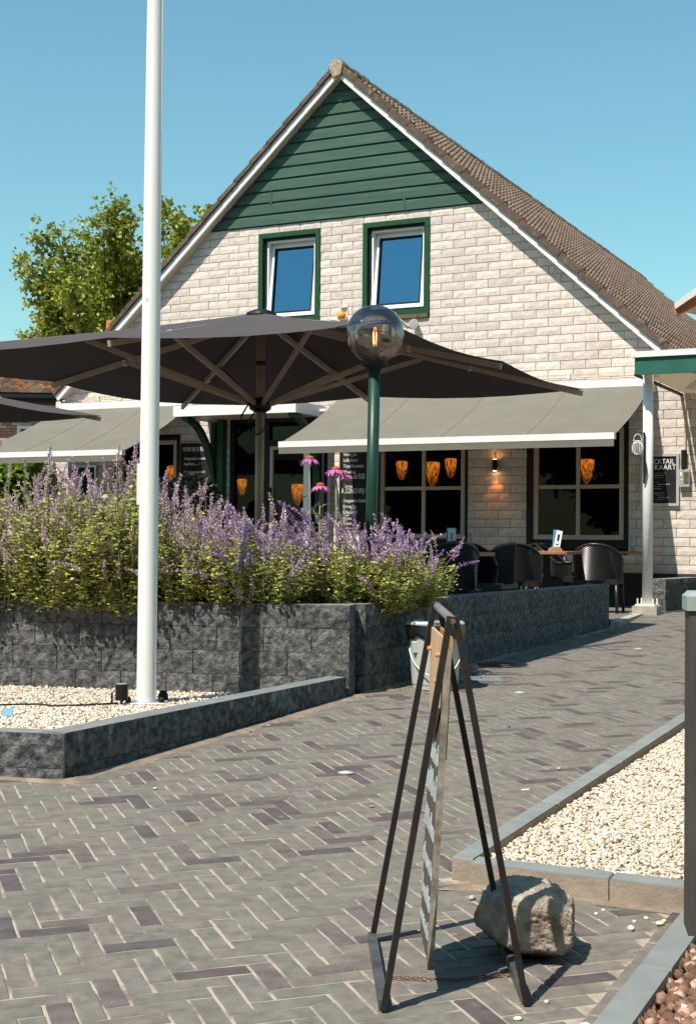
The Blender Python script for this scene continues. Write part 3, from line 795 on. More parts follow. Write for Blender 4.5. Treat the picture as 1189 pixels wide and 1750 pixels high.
# ridge caps
nrc = 46
for k in range(nrc):
    y0 = -OV-.05+k*(RL/nrc); y1 = y0+RL/nrc+.02
    mb = MB(); r = random.Random(k)
    V = []; n = 9
    for (y, R) in ((y0, .118+r.uniform(-.006,.008)), (y0+.10, .115+r.uniform(-.008,.008)), ((y0+y1)/2, .112+r.uniform(-.010,.010)), (y1, .106)):
        for i in range(n):
            a_ = PI*(1.08-1.16*i/(n-1)); V.append((AU+R*math.cos(a_)*1.15, y, TZ-.050+R*math.sin(a_)*1.12+r.uniform(-.006,.006)))
    Fq = [(a_*n+i, a_*n+i+1, (a_+1)*n+i+1, (a_+1)*n+i) for a_ in range(3) for i in range(n-1)]
    mb.raw(V, Fq)
    n_ = mb.av([V[i] for i in range(n)]); mb.f.append(tuple(n_+i for i in range(n))); mb.m.append(0)
    obj('ridge_tile', mb, M_ridge, house)
mb = MB(); V = []
outline = [(-.15,.02),(-.155,.08),(-.12,.15),(-.05,.185),(.04,.185),(.115,.155),(.15,.08),(.13,-.08),(.09,-.17),(-.06,-.19),(-.10,-.12)]
mb.prism([(AU+x*.74,-OV-.085,TZ-.06+z*.70) for x, z in outline], (0,.06,0)); obj('ridge_end_tile', mb, M_ridgecap, house)

# ---- upper windows
def rect_frame(mb, u0,u1,z0,z1, fw, y0,y1, mi=0, M=None, bottom=None):
    b = fw if bottom is None else bottom
    mb.box((u0,y0,z0),(u0+fw,y1,z1),mi,M); mb.box((u1-fw,y0,z0),(u1,y1,z1),mi,M)
    mb.box((u0+fw,y0,z1-fw),(u1-fw,y1,z1),mi,M); mb.box((u0+fw,y0,z0),(u1-fw,y1,z0+b),mi,M)
for (u0,u1,z0,z1) in openings[:2]:
    mb = MB(); rect_frame(mb,u0+.002,u1-.002,z0,z1-.004,.075,-.028,.05)
    wn = obj('window', mb, M_green, house)
    mb = MB(); rect_frame(mb,u0+.077,u1-.077,z0+.077,z1-.081,.035,.03,.12); obj('frame', mb, M_dark, wn)
    # reveal strip in white on the left and top
    mb = MB(); rect_frame(mb,u0+.112,u1-.112,z0+.112,z1-.115,.03,.06,.14); obj('inner_frame', mb, M_upvc, wn)
    T = Matrix.Translation((0,.075,z0+.10)) @ Matrix.Rotation(-rad(6.5),4,'X') @ Matrix.Translation((0,-.075,-(z0+.10)))
    mb = MB(); rect_frame(mb,u0+.115,u1-.09,z0+.085,z1-.13,.085,.035,.085,0,T); sash = obj('sash', mb, M_upvc, wn)
    mb = MB(); rect_frame(mb,u0+.20,u1-.175,z0+.17,z1-.215,.022,.030,.060,0,T); obj('gasket', mb, M_black, wn)
    mb = MB(); q = [T@Vector(p) for p in ((u0+.19,.062,z0+.16),(u1-.165,.062,z0+.16),(u1-.165,.062,z1-.205),(u0+.19,.062,z1-.205))]
    mb.raw(q, [(0,1,2,3)]); obj('pane', mb, M_gl_up, wn)
mb = MB(); mb.box((-4.70,-.045,4.655),(-3.63,.0,4.715)); mb.box((-6.52,-.045,4.655),(-5.46,0,4.715)); obj('window_sill', mb, M_verge, house)
# small things on the sill of the right upper window
cl = thing('money_pot', 'small white round pot standing behind the right upper window pane', 'ornament', Hs(-4.22,-.24,4.90), -TH)
mb = MB(); mb.lathe([(0,0),(.09,.0),(.12,.04),(.13,.08),(.10,.14),(.05,.16),(.0,.16)],16); obj('body', mb, M_white, cl, smooth=True)
mb = MB(); mb.lathe([(.03,.16),(.035,.2),(0,.2)],10); mb.tube([(0,0,.2),(0,0,.34)],.006,6); obj('neck', mb, M_white, cl)
wl = thing('wire_hanger', 'thin wire arch standing behind the right upper window', 'ornament', Hs(-4.1,-.26,4.88), -TH)
mb = MB(); mb.tube([(-.12,0,.2),(-.12,0,.36),(-.06,0,.42),(0,0,.42),(.09,0,.34),(.10,0,.0)],.006,5); mb.tube([(-.1,0,.14),(.1,0,.06)],.005,5); obj('wire', mb, M_black, wl)

# ---- ground floor windows (dark frame > beige sash, muntins, panes)
def low_window(u0,u1,z0,z1, lft=.07, rgt=.06, mid=None, zbar=2.12, dbot=.13):
    mb = MB(); 
    mb.box((u0,-.012,z0),(u0+lft+.02,.10,z1)); mb.box((u1-rgt,-.012,z0),(u1,.10,z1)); mb.box((u0+lft+.02,-.012,z0),(u1-rgt,.10,z0+dbot)); mb.box((u0+lft+.02,-.012,z1-.06),(u1-rgt,.10,z1))
    wn = obj('window', mb, M_dark, house)
    a_, b_, c_, d_ = u0+lft+.02, u1-rgt, z0+dbot, z1-.06
    mb = MB(); rect_frame(mb,a_+.002,b_-.002,c_+.002,d_,.065,.0,.075); obj('sash', mb, M_beige, wn)
    m_ = mid if mid else (a_+b_)/2
    mb = MB(); mb.box((m_-.026,.012,c_+.066),(m_+.026,.066,d_-.066)); obj('muntin', mb, M_beige, wn)
    for (x0,x1) in ((a_+.066,m_-.027),(m_+.027,b_-.066)):
        mb = MB(); mb.box((x0,.016,zbar-.026),(x1,.062,zbar+.026)); obj('muntin', mb, M_beige, wn)
        for (za,zz) in ((c_+.066,zbar-.026),(zbar+.026,d_-.066)):
            mb = MB(); mb.raw([(x0,.04,za),(x1,.04,za),(x1,.04,zz),(x0,.04,zz)],[(0,1,2,3)]); obj('pane', mb, M_gl_low, wn)
    return wn
low_window(-2.094,-.624,1.245,3.0,.08,.06,-1.345)
low_window(-4.50,-2.995,1.245,3.0,.07,.04,-3.70)
low_window(-9.25,-7.97,1.245,3.0,.07,.06,-8.6)
# ---- entrance
mb = MB(); rect_frame(mb,-7.03,-5.28,.48,3.25,.07,.0,.12,bottom=.05); mb.box((-6.42,.0,.53),(-6.32,.12,3.18)); mb.box((-6.32,.0,2.80),(-5.35,.12,2.90))
door = obj('door_frame', mb, M_dark, house)
mb = MB(); mb.raw([(-6.96,.06,.53),(-6.42,.06,.53),(-6.42,.06,3.18),(-6.96,.06,3.18)],[(0,1,2,3)]); mb.raw([(-6.32,.06,2.90),(-5.35,.06,2.90),(-5.35,.06,3.18),(-6.32,.06,3.18)],[(0,1,2,3)]); obj('pane', mb, M_gl_low, door)
dr = MB(); rect_frame(dr,-6.315,-5.36,.53,2.80,.05,.015,.075); drr = obj('door', dr, M_beige, house, label='door with slim white frame')
mb = MB(); mb.raw([(-6.265,.045,.58),(-5.41,.045,.58),(-5.41,.045,2.75),(-6.265,.045,2.75)],[(0,1,2,3)]); obj('pane', mb, M_gl_low, drr)
mb = MB(); mb.box((-5.70,-.01,.5),(-5.60,.014,2.83)); obj('door_stile', mb, M_upvc, drr)
mb = MB(); mb.box((-6.30,-.02,1.9),(-6.27,.01,2.15)); obj('hinge', mb, M_black, drr)
# green posts beside the entrance
gp = thing('green_entrance_post', 'green painted timber post left of the entrance under the curved bracket', 'post', Hs(-7.12,.10,.48), -TH)
mb = MB(); mb.box((-.05,-.06,0),(.05,.06,2.8)); obj('post', mb, M_green, gp)
pp = thing('drain_pipe', 'grey downpipe between the door and the right chalkboard', 'pipe', Hs(-5.22,.06,.48), -TH)
mb = MB(); mb.tube([(0,0,0),(0,0,2.72),(-.03,-.02,2.80),(-.08,-.03,2.83)],.035,10); obj('pipe', mb, M_grey, pp, smooth=True)
mb = MB(); mb.box((-.045,-.02,1.6),(.045,.06,1.64)); obj('bracket', mb, M_grey, pp)

# ---- canopy above the door
dc = thing('door_canopy', 'white flat canopy above the cafe entrance with dark green curved brackets', 'canopy', Hs(0,0,0), -TH)
mb = MB(); mb.box((-7.45,-1.0,3.215),(-5.31,-.965,3.375)); mb.box((-5.345,-.965,3.215),(-5.31,-.004,3.375)); mb.box((-7.45,-.965,3.215),(-7.415,-.004,3.375)); obj('fascia', mb, M_white, dc)
mb = MB(); mb.box((-7.415,-.965,3.235),(-5.345,-.02,3.25)); obj('soffit', mb, M_beige, dc)
mb = MB(); mb.box((-7.43,-.985,3.376),(-5.33,-.01,3.39)); obj('roof', mb, M_grey, dc)
for u in (-7.30,-5.42):
    mb = MB()
    pts = []
    for k in range(9):
        t_ = k/8*PI/2
        pts.append((u, -.06-.86*(1-math.cos(t_))**1.0*1.0 if False else -.92+.84*math.sin(t_), 3.2-1.05*(1-math.cos(t_))))
    for k in range(8):
        p = Vector(pts[k]); q = Vector(pts[k+1]); mb.beam(p, q+(q-p)*.1, .07, .11, up=(1,0,0))
    mb.box((u-.035,-.09,1.6),(u+.035,-.01,3.2))
    obj('bracket', mb, M_dgreen, dc)
mb = MB(); mb.tube([(-5.29,-.25,3.3),(-5.2,-.24,3.3),(-5.16,-.2,3.26),(-5.15,-.15,3.0)],.03,8); obj('spout', mb, M_white, dc, smooth=True)

# ---- awnings
def awning(u0,u1,label,grp,uf0=None,uf1=None, z_cas=3.50, zf=2.62, out=2.0, panels=4):
    t = thing('awning', label, 'awning', Hs(0,0,0), -TH, grp)
    uf0 = u0 if uf0 is None else uf0; uf1 = u1 if uf1 is None else uf1
    mb = MB(); mb.box((u0-.02,-.16,z_cas-.02),(u1+.02,-.03,z_cas+.085)); mb.box((u0-.02,-.15,z_cas+.09),(u1+.02,-.03,z_cas+.10)); obj('cassette', mb, M_white, t)
    # cloth: curved slightly
    nx, ny = 24, 10; V = []; Fq = []
    for i in range(nx+1):
        for j in range(ny+1):
            a_=i/nx; b_=j/ny
            u = (u0+(u1-u0)*a_)*(1-b_)+(uf0+(uf1-uf0)*a_)*b_
            z = (z_cas-.01)*(1-b_)+(zf+.075)*b_-.045*math.sin(PI*b_)+.006*math.sin(a_*panels*PI*2)*math.sin(PI*b_)
            V.append((u, -.15-(out-.2)*b_, z))
    for i in range(nx):
        for j in range(ny): n=i*(ny+1)+j; Fq.append((n,n+ny+1,n+ny+2,n+1))
    mb = MB(); mb.raw(V,Fq); cl = obj('cloth', mb, M_awn, t, smooth=True)
    mb = MB()
    for k in range(1,panels):
        i = round(nx*k/panels); pts=[Vector(V[i*(ny+1)+j])+Vector((0,-.002,.004)) for j in range(ny+1)]
        mb.tube(pts,.0035,4)
    obj('seam', mb, M_cord, cl)
    mb = MB(); mb.box((uf0,-out-.03,zf-.0),(uf1,-out+.06,zf+.082)); obj('front_bar', mb, M_white, t)
    mb = MB(); mb.box((uf0+.004,-out-.026,zf-.09),(uf1-.004,-out-.018,zf-.001)); obj('valance', mb, M_awn, t)
    for ua, s_ in ((uf0+.35,1),(uf1-.35,-1)):
        mb = MB(); el = (ua+s_*.75, -out*.5, (z_cas+zf)/2-.12)
        mb.beam((ua,-out+.05,zf+.03), el, .04,.06); mb.beam(el,(ua+s_*.1,-.1,z_cas-.02),.04,.06); obj('arm', mb, M_white, t)
    for ue in (u0-.02,u1-.02):
        mb = MB(); mb.box((ue,-.15,z_cas-.10),(ue+.05,-.012,z_cas-.021)); obj('wall_bracket', mb, M_grey, t)
    return t
G_aw = 'retractable awnings on the cafe front'
awning(-5.02,-.27,'grey cloth awning with white front bar over the two right windows',G_aw)
awning(-10.28,-7.66,'grey cloth awning with white front bar over the left window beside the flagpole',G_aw, uf0=-10.6, uf1=-7.66, zf=2.57,panels=3)
# wires above cassettes
for (ua,ub,lb) in ((-5.0,-.25,'thin white conduit with clips along the wall above the right awning'),(-10.0,-7.6,'thin white conduit with clips along the wall above the left awning')):
    t = thing('wall_conduit', lb, 'conduit', Hs(0,0,0), -TH)
    mb = MB(); mb.tube([(ua,-.03,3.655),(ub,-.03,3.655)],.009,6); mb.tube([(ua+.3,-.03,3.70),(ub,-.03,3.70)],.006,6); obj('tube', mb, M_beige, t)
    for k in range(5):
        mb = MB(); u = ua+.4+k*(ub-ua-.6)/4; mb.box((u,-.045,3.64),(u+.03,-.012,3.72)); obj('clip', mb, M_white, t)

# ---- green canopy at right
gc = thing('side_canopy', 'green beamed carport style canopy with white edge at the right side of the facade', 'canopy', Hs(0,0,0), -TH)
cu0 = .085; wo_ = 2.50
mb = MB(); mb.box((cu0+.02,-wo_,3.345),(3.2,-wo_+.05,3.545)); obj('front_beam', mb, M_cgreen, gc)
mb = MB(); mb.box((cu0+.0,-wo_+.05,3.338),(cu0+.045,-.01,3.368)); obj('side_beam', mb, M_dark, gc)
mb = MB(); mb.box((cu0-.015,-wo_-.03,3.549),(3.25,-wo_+.05,3.62)); obj('roof_edge', mb, M_white, gc)
for k in range(5):
    mb = MB(); u = cu0+.06+k*.62; mb.box((u,-wo_+.052,3.372),(u+.612,-.01,3.388)); obj('roof_sheet', mb, M_poly, gc)
for k in range(1,5):
    mb = MB(); u = cu0+.05+k*.62; mb.box((u-.025,-wo_+.052,3.392),(u+.025,-.01,3.44)); obj('rafter', mb, M_beige, gc)
mb = MB(); mb.lathe([(.0,.10),(.03,.09),(.10,.04),(.14,.0),(.13,-.005),(.0,.03)],16,(.62,-1.5,3.27)); mb.tube([(.62,-1.5,3.35),(.62,-1.5,3.45)],.01,6); o = obj('canopy_lamp', mb, M_crown2, gc)
# ---- white post with concrete footing
PX, PY = 3.627, 16.66
wp = thing('white_canopy_post', 'slim white round post on a concrete block holding up the green canopy', 'post', (PX,PY,.474), -TH)
mb = MB(); mb.tube([(0,0,.12),(0,0,3.18)],.062,20); obj('post', mb, M_white, wp, smooth=True)
mb = MB(); mb.box((-.15,-.15,-.03),(.15,.15,.10)); obj('footing', mb, M_conc, wp)
mb = MB(); mb.box((-.12,-.12,.101),(.12,.12,.12)); 
obj('base_plate', mb, M_white, wp)
for sx in (-.095,.095):
    for sy in (-.095,.095):
        mb = MB(); mb.tube([(sx,sy,.12),(sx,sy,.19)],.009,6); obj('bolt', mb, M_white, wp)
# lantern on post
ln = thing('wicker_lantern', 'small white ribbed ball lantern hanging from the hook on the white post', 'lantern', (PX-.14,PY-.07,2.48), 0)
for k in range(18):
    a_ = 2*PI*k/18; mb = MB()
    pts = [(.068*math.sin(PI*(.12+.76*j/8))*math.cos(a_), .068*math.sin(PI*(.12+.76*j/8))*math.sin(a_), .085*math.cos(PI*(.12+.76*j/8))) for j in range(9)]
    mb.tube(pts,.0035,4); obj('rib', mb, M_white, ln)
mb = MB(); mb.tube([(.034*math.cos(a_),.034*math.sin(a_),.083) for a_ in [2*PI*i/12 for i in range(13)]],.006,5,cap=False); mb.tube([(.034*math.cos(a_),.034*math.sin(a_),-.078) for a_ in [2*PI*i/12 for i in range(13)]],.006,5,cap=False); obj('ring', mb, M_white, ln)
mb = MB(); mb.tube([(.05*math.cos(a_),0,.08+.09*math.sin(a_)) for a_ in [PI*i/10 for i in range(11)]],.005,5); obj('handle', mb, M_white, ln)
hk = thing('lantern_hook', 'black iron bracket on the white post carrying the small lantern', 'bracket', (PX-.06,PY-.06,2.2), 0)
mb = MB(); mb.box((-.012,-.012,-.15),(.012,.0,.47)); mb.tube([(0,-.01,.45),(-.05,-.01,.47),(-.085,-.01,.46),(-.09,-.01,.43)],.006,6); mb.tube([(0,-.02,-.1),(.02,-.025,.0),(.0,-.02,.15)],.012,6); obj('bracket', mb, M_steel, hk)

# ---- signs and small things on the facade
def framed_board(name, label, cat, u0,u1,z0,z1, fm, fw=.04, y=.0, bm=M_board):
    t = thing(name, label, cat, Hs(u0, .012, z0), -TH)
    W, Hh = u1-u0, z1-z0
    mb = MB(); rect_frame(mb,0,W,0,Hh,fw,-.035,-.0); obj('frame', mb, fm, t)
    mb = MB(); mb.box((fw,-.02,fw),(W-fw,-.004,Hh-fw)); obj('panel', mb, bm, t)
    return t, W, Hh
t, W, Hh = framed_board('cocktail_menu_sign','silver framed black cocktail menu on the brick wall behind the white post','sign',-.448,.080,1.845,2.555,M_alum,.035)
add_text(t,'COCKTAIL',.05,-.0215,Hh-.135,.098,M_chalk,sx=.86); add_text(t,'KAART',.19,-.0215,Hh-.215,.098,M_chalk,sx=.95)
rr_ = random.Random(3)
for i in range(13):
    if i in (3,8): continue
    add_text(t, rr_.choice(['mojito munt limoen','gin tonic citroen','aperol spritz','rum cola lime','vodka passie','tropical fruit mix']), .26+.07*rr_.uniform(-1,1), -.0215, Hh-.27-i*.030, .022, M_chalk if i%2 else M_chalkd, align='CENTER')
t, W, Hh = framed_board('ice_menu_sign','small silver framed dark ice cream menu on the brick pier at left','sign',-10.12,-9.60,1.85,2.555,M_alum,.03,bm=mat('navy_panel',(.015,.03,.045),rough=.5))
add_text(t,'IJSKAART',.07,-.0215,Hh-.17,.088,M_chalkb)
t, W, Hh = framed_board('chalkboard','black chalkboard with coffee menu left of the entrance behind the parasol bracket','chalkboard',-7.93,-7.32,1.55,2.88,M_dark,.02)
lines = [('VOOR BIJ DE KOFFIE',.088),('Huisgemaakte monchou 5',.055),('Appeltaart........ 4',.055),('',.03),('Pecan boterwafeltje 5',.055),('Roomboter cake 3',.055),('VOOR BIJ DE BORREL',.088),('Bitterballen 8',.055),('Kaasplankje 9',.055)]
z = Hh-.13
for s_, sz in lines:
    if s_:
        big = sz > .08; add_text(t,s_,.03 if big else .06,-.0215,z,sz*1.15,M_chalk,sx=.56 if big else .72)
    z -= sz*1.55
t, W, Hh = framed_board('chalkboard','tall black chalkboard with beer list under the right awning beside the green lamp post','chalkboard',-5.06,-4.40,1.50,2.86,M_dark,.02)
lines = [('BIER van de TAP','',.085),('Hertog Jan','5',.062),('Leffe Blond','5',.062),('Tripel Karmeliet','6',.062),('Wissel tap','5',.058),('BIER op de FLES','',.095),('Corona','4',.06),('ALCOHOLVRIJ / ARM','',.095),('Hoegaarden Radler','3',.062),('Hertog Jan','3',.062),('Leffe Blond','4',.062),('Corona','4',.055),('Grolsch','4',.055),('   Weizenbier','4',.055)]
z = Hh-.12
for s_, pr, sz in lines:
    big = sz > .08; add_text(t,s_,.03 if big else .06,-.0215,z,sz*1.18,M_chalk,sx=(.52 if big else .70)); 
    if pr: add_text(t,pr,.57,-.0215,z,sz*1.18,M_chalkd)
    z -= sz*1.42
# switch box and pipe
t = thing('switch_box','grey outdoor switch box with dark cover under the thin wall pipe','switch box',Hs(.16,.02,2.10),-TH)
mb = MB(); mb.bbox((-.07,-.07,0),(.07,-.0,.24),.01); obj('box', mb, M_grey, t)
mb = MB(); mb.tube([(-.01,-.04,.24),(-.01,-.04,.50)],.038,12); obj('cable_gland', mb, M_black, t)
mb = MB(); mb.box((-.005,-.078,.05),(.06,-.071,.20)); obj('cover', mb, M_verge, t)
mb = MB(); mb.box((-.055,-.074,.15),(-.03,-.071,.20)); mb.box((-.055,-.074,.09),(.0,-.071,.10)); obj('sticker', mb, M_chalk, t)
t = thing('thin_wall_pipe','thin beige electrical pipe running down to the switch box','pipe',Hs(.16,.03,2.6),-TH)
mb = MB(); mb.tube([(0,0,0),(0,0,.93)],.012,8); obj('tube', mb, M_beige, t)
mb = MB(); mb.box((-.02,-.015,.25),(.02,.018,.28)); obj('clip', mb, M_beige, t)
# wall lamp between windows
t = thing('wall_lamp','small black up and down wall lamp glowing between the two right windows','wall lamp',Hs(-2.55,.0,2.36),-TH)
mb = MB(); mb.tube([(0,-.085,0),(0,-.085,.16)],.035,14); mb.box((-.02,-.06,.05),(.02,0,.11)); mb.tube([(0,-.05,.17),(0,-.05,.27)],.006,6); obj('body', mb, M_black, t)
mb = MB(); mb.tube([(0,-.085,-.0015),(0,-.085,-.0005)],.026,12); mb.tube([(0,-.085,.1605),(0,-.085,.162)],.026,12); obj('bulb', mb, M_wlamp, t)
for dz, dirn in ((-.01,1),(.175,-1)):
    ld = bpy.data.lights.new('lamp_light','SPOT'); ld.energy = 5.0; ld.color = (1,.30,.08); ld.spot_size = rad(75); ld.spot_blend = .8; ld.shadow_soft_size = .02
    lo = bpy.data.objects.new('lamp_light', ld); link(lo, t); lo.location = (0,-.085,dz); lo.rotation_euler = (0 if dirn > 0 else PI, 0, 0)
# speaker + cable under the upper window
t = thing('wall_spotlight','small round weathered floodlight on the bricks under the right upper window','spotlight',Hs(-3.82,.0,4.555),-TH)
mb = MB(); mb.tube([(0,0,0),(0,-.06,0),(0,-.12,.0)],[.03,.05,.075],16); obj('housing', mb, M_conc, t, smooth=False)
mb = MB(); mb.tube([(0,-.121,0),(0,-.124,0)],.05,16); obj('lens', mb, M_grey, t)
mb = MB(); mb.tube([(-.05,-.03,-.02),(-.16,-.03,.02),(-.27,-.04,.10),(-.33,-.05,.19),(-.40,-.05,.17),(-.42,-.03,.10)],.009,6); obj('cable', mb, M_beige, t, smooth=True)
t = thing('orange_beacon','small orange round lamp on a bracket on the bricks between the upper windows','beacon',Hs(-5.03,.0,4.72),-TH)
mb = MB(); mb.lathe([(.0,.10),(.04,.095),(.062,.06),(.065,.0),(.0,.0)],14,(0,-.08,0)); obj('dome', mb, mat('orange_dome',(.9,.28,.02),rough=.4), t, smooth=True)
mb = MB(); mb.box((-.07,-.09,-.02),(.07,.0,0)); mb.box((.05,-.02,0),(.065,.0,.22)); mb.box((-.05,-.05,.17),(.06,-.0,.18)); obj('bracket', mb, M_crown2, t)

# pendant lamps inside
G_p = 'amber glass pendant lamps inside the cafe'
def pendant(u, d, z, s, label):
    t = thing('pendant_lamp', label, 'pendant lamp', Hs(u,-d,z), -TH, G_p)
    mb = MB(); mb.lathe([(.010*s,-.16*s),(.035*s,-.14*s),(.06*s,-.07*s),(.082*s,.02*s),(.088*s,.09*s),(.086*s,.125*s),(.06*s,.135*s),(0,.137*s)],18); sh = obj('lamp_shade', mb, M_lamp, t, smooth=True)
    mb = MB(); r = random.Random(int(u*10))
    for k in range(12):
        a_ = 2*PI*k/12+r.uniform(-.2,.2); z0 = r.uniform(-.06,.05)*s; rr2 = .079*s+.1*z0
        p0 = Vector((rr2*math.cos(a_),rr2*math.sin(a_),z0)); p1 = Vector(((rr2-.026*s)*math.cos(a_+.15),(rr2-.026*s)*math.sin(a_+.15),z0-.07*s)); mb.tube([p0,(p0+p1)/2*1.04,p1],[.004*s,.012*s,.003*s],5)
    obj('shade_marking', mb, M_lampd, sh)
    mb = MB(); mb.tube([(0,0,.13*s),(0,0,3.3-z)],.004,5); mb.lathe([(.05*s,.135*s),(.03*s,.17*s),(.0,.175*s)],12); obj('cord', mb, M_black, t)
pendant(-4.36,.7,2.44,1.0,'left small amber pendant lamp behind the window next to the green lamp post')
pendant(-3.70,.35,2.36,1.25,'larger middle amber pendant lamp behind the window next to the green lamp post')
pendant(-3.79,1.3,2.50,1.05,'right small amber pendant lamp behind the window next to the green lamp post')
pendant(-1.39,.6,2.38,1.2,'amber pendant lamp behind the rightmost cafe window')
pendant(-8.42,.5,2.38,1.3,'amber pendant lamp behind the left window beside the flagpole')
pendant(-9.1,1.6,2.40,.9,'higher amber pendant lamp deep behind the left window')
pendant(-7.10,.5,2.2,.9,'amber pendant lamp seen through the glass left of the door')
pendant(-6.45,1.2,2.1,1.2,'red orange pendant lamp low behind the cafe door glass')

# ================================================================== LAMP POST
LX, LY = (640-594.5)*10/2350, 10.0
lp = thing('globe_street_lamp','clear glass globe street lamp on a dark green post rising from the flower bed','street lamp',(LX-.01,LY,.83))
mb = MB(); mb.tube([(-.02,0,0),(0,0,1.735)],.043,20); obj('post', mb, M_dgreen, lp, smooth=True)
mb = MB(); mb.lathe([(.0,1.735),(.05,1.735),(.06,1.745),(.095,1.765),(.095,1.785),(.075,1.80),(.07,1.80),(0,1.80)],24); obj('collar', mb, M_black, lp)
GC = 1.965+.03; GR = .213
mb = MB(); prof = []
for k in range(25):
    a_ = rad(-66)+(rad(90)-rad(-66))*k/24; prof.append((max(.0005,GR*math.cos(a_)), GC+GR*math.sin(a_)))
mb.lathe(prof, 40); obj('globe', mb, M_globe, lp, smooth=True)
mb = MB(); mb.tube([(0,0,1.8),(0,0,1.90)],.032,12); obj('lamp_socket', mb, M_black, lp)
mb = MB(); mb.lathe([(.018,1.90),(.02,1.92),(.034,1.97),(.036,2.0),(.025,2.03),(.008,2.045),(.0005,2.048)],16); bu = obj('bulb', mb, M_bulb, lp, smooth=True)
mb = MB()
for k in range(4):
    a_ = PI/4+k*PI/2; mb.tube([(.012*math.cos(a_),.012*math.sin(a_),1.925),(.014*math.cos(a_),.014*math.sin(a_),2.005)],.003,5)
obj('filament', mb, M_fil, bu)

# ================================================================== FLAGPOLE
FX, FY = -1.262, 8.72; fz = .27
fp = thing('flagpole','tall white aluminium flagpole standing in the left gravel bed','flagpole',(FX,FY,fz))
fp.rotation_euler = (0, 0, 0)
mb = MB(); n = 28; prof = [(.062,0.02),(.0605,1.5),(.056,3.2),(.049,4.8),(.040,7.5),(.03,9.5),(.001,9.52)]
mb.lathe(prof, n); obj('pole', mb, M_pole, fp, smooth=True)
mb = MB()
for k in range(6):
    z0 = .03+k*1.2; r0 = .0615-.0026*z0*.9; r1 = .0615-.0026*(z0+1.19)*.9
    mb.beam((r0*math.cos(-.35),r0*math.sin(-.35)-.0,z0),(r1*math.cos(-.35),r1*math.sin(-.35),z0+1.19),.008,.008)
obj('groove_rail', mb, M_pole, fp)
mb = MB(); mb.bbox((-.13,-.10,-.0),(.13,.10,.018),.004); obj('base_plate', mb, M_alum, fp)
for sx in (-.105,.105):
    mb = MB(); mb.lathe([(.018,.018),(.018,.04),(.012,.05),(0.0005,.052)],10,(sx,-.06,0)); obj('bolt', mb, M_black, fp)
mb = MB(); mb.bbox((-.075,-.02,1.26),(-.058,.02,1.52),.006); obj('rope_cover', mb, M_white, fp)
mb = MB(); mb.tube([(-.02,-.0585,2.56),(-.02,-.0605,2.56)],.004,8); obj('lock', mb, M_black, fp)
# top finial rope piece seen top left
def spot(name,label,x,y,z,rz):
    t = thing(name,label,'spotlight',(x,y,z),rz)
    mb = MB(); mb.tube([(0,0,.045),(0,0,.145)],.040,16); mb.tube([(0,0,.045),(0,0,.0)],.009,6); obj('housing', mb, M_black, t)
    mb = MB(); mb.tube([(-.045,-.0,.10),(-.06,0,.09),(-.06,0,.0)],.007,6); obj('yoke', mb, M_black, t)
    mb = MB(); mb.tube([(0,0,.1455),(0,0,.147)],.034,16); obj('lens', mb, M_ground_l, t)
    return t
spot('ground_spotlight','black cylinder garden spotlight left of the flagpole foot',FX-.14,FY-.10,fz-.01,0)
t = thing('ground_spotlight','small black round spotlight right of the flagpole foot','spotlight',(FX+.09,FY+.12,fz)); mb = MB(); mb.lathe([(0.0005,.075),(.02,.07),(.032,.045),(.034,0)],14); obj('housing', mb, M_black, t, smooth=True)
cb = MB(); cp = [(FX-.16,FY-.12),(FX-.30,FY-.30),(FX-.5,FY-.42),(FX-.62,FY-.28),(FX-.75,FY-.32),(FX-1.0,FY-.52),(FX-1.3,FY-.5),(FX-1.7,FY-.6)]
cb.tube([(x,y,zl(x,y)+.018) for x,y in cp],.006,5); tag(obj('garden_cable', cb, M_cable, smooth=True),'thin black cable lying over the gravel towards the spotlight','cable')
mb = MB(); x,y = -1.88,7.55; mb.prism([(x,y,zl(x,y)+.01),(x+.055,y+.01,zl(x,y)+.01),(x+.05,y+.01,zl(x,y)+.05),(x-.0,y,zl(x,y)+.055)],(.004,.004,0)); tag(obj('blue_tag', mb, M_skyblue),'pale blue paper tag lying on the left gravel','litter')

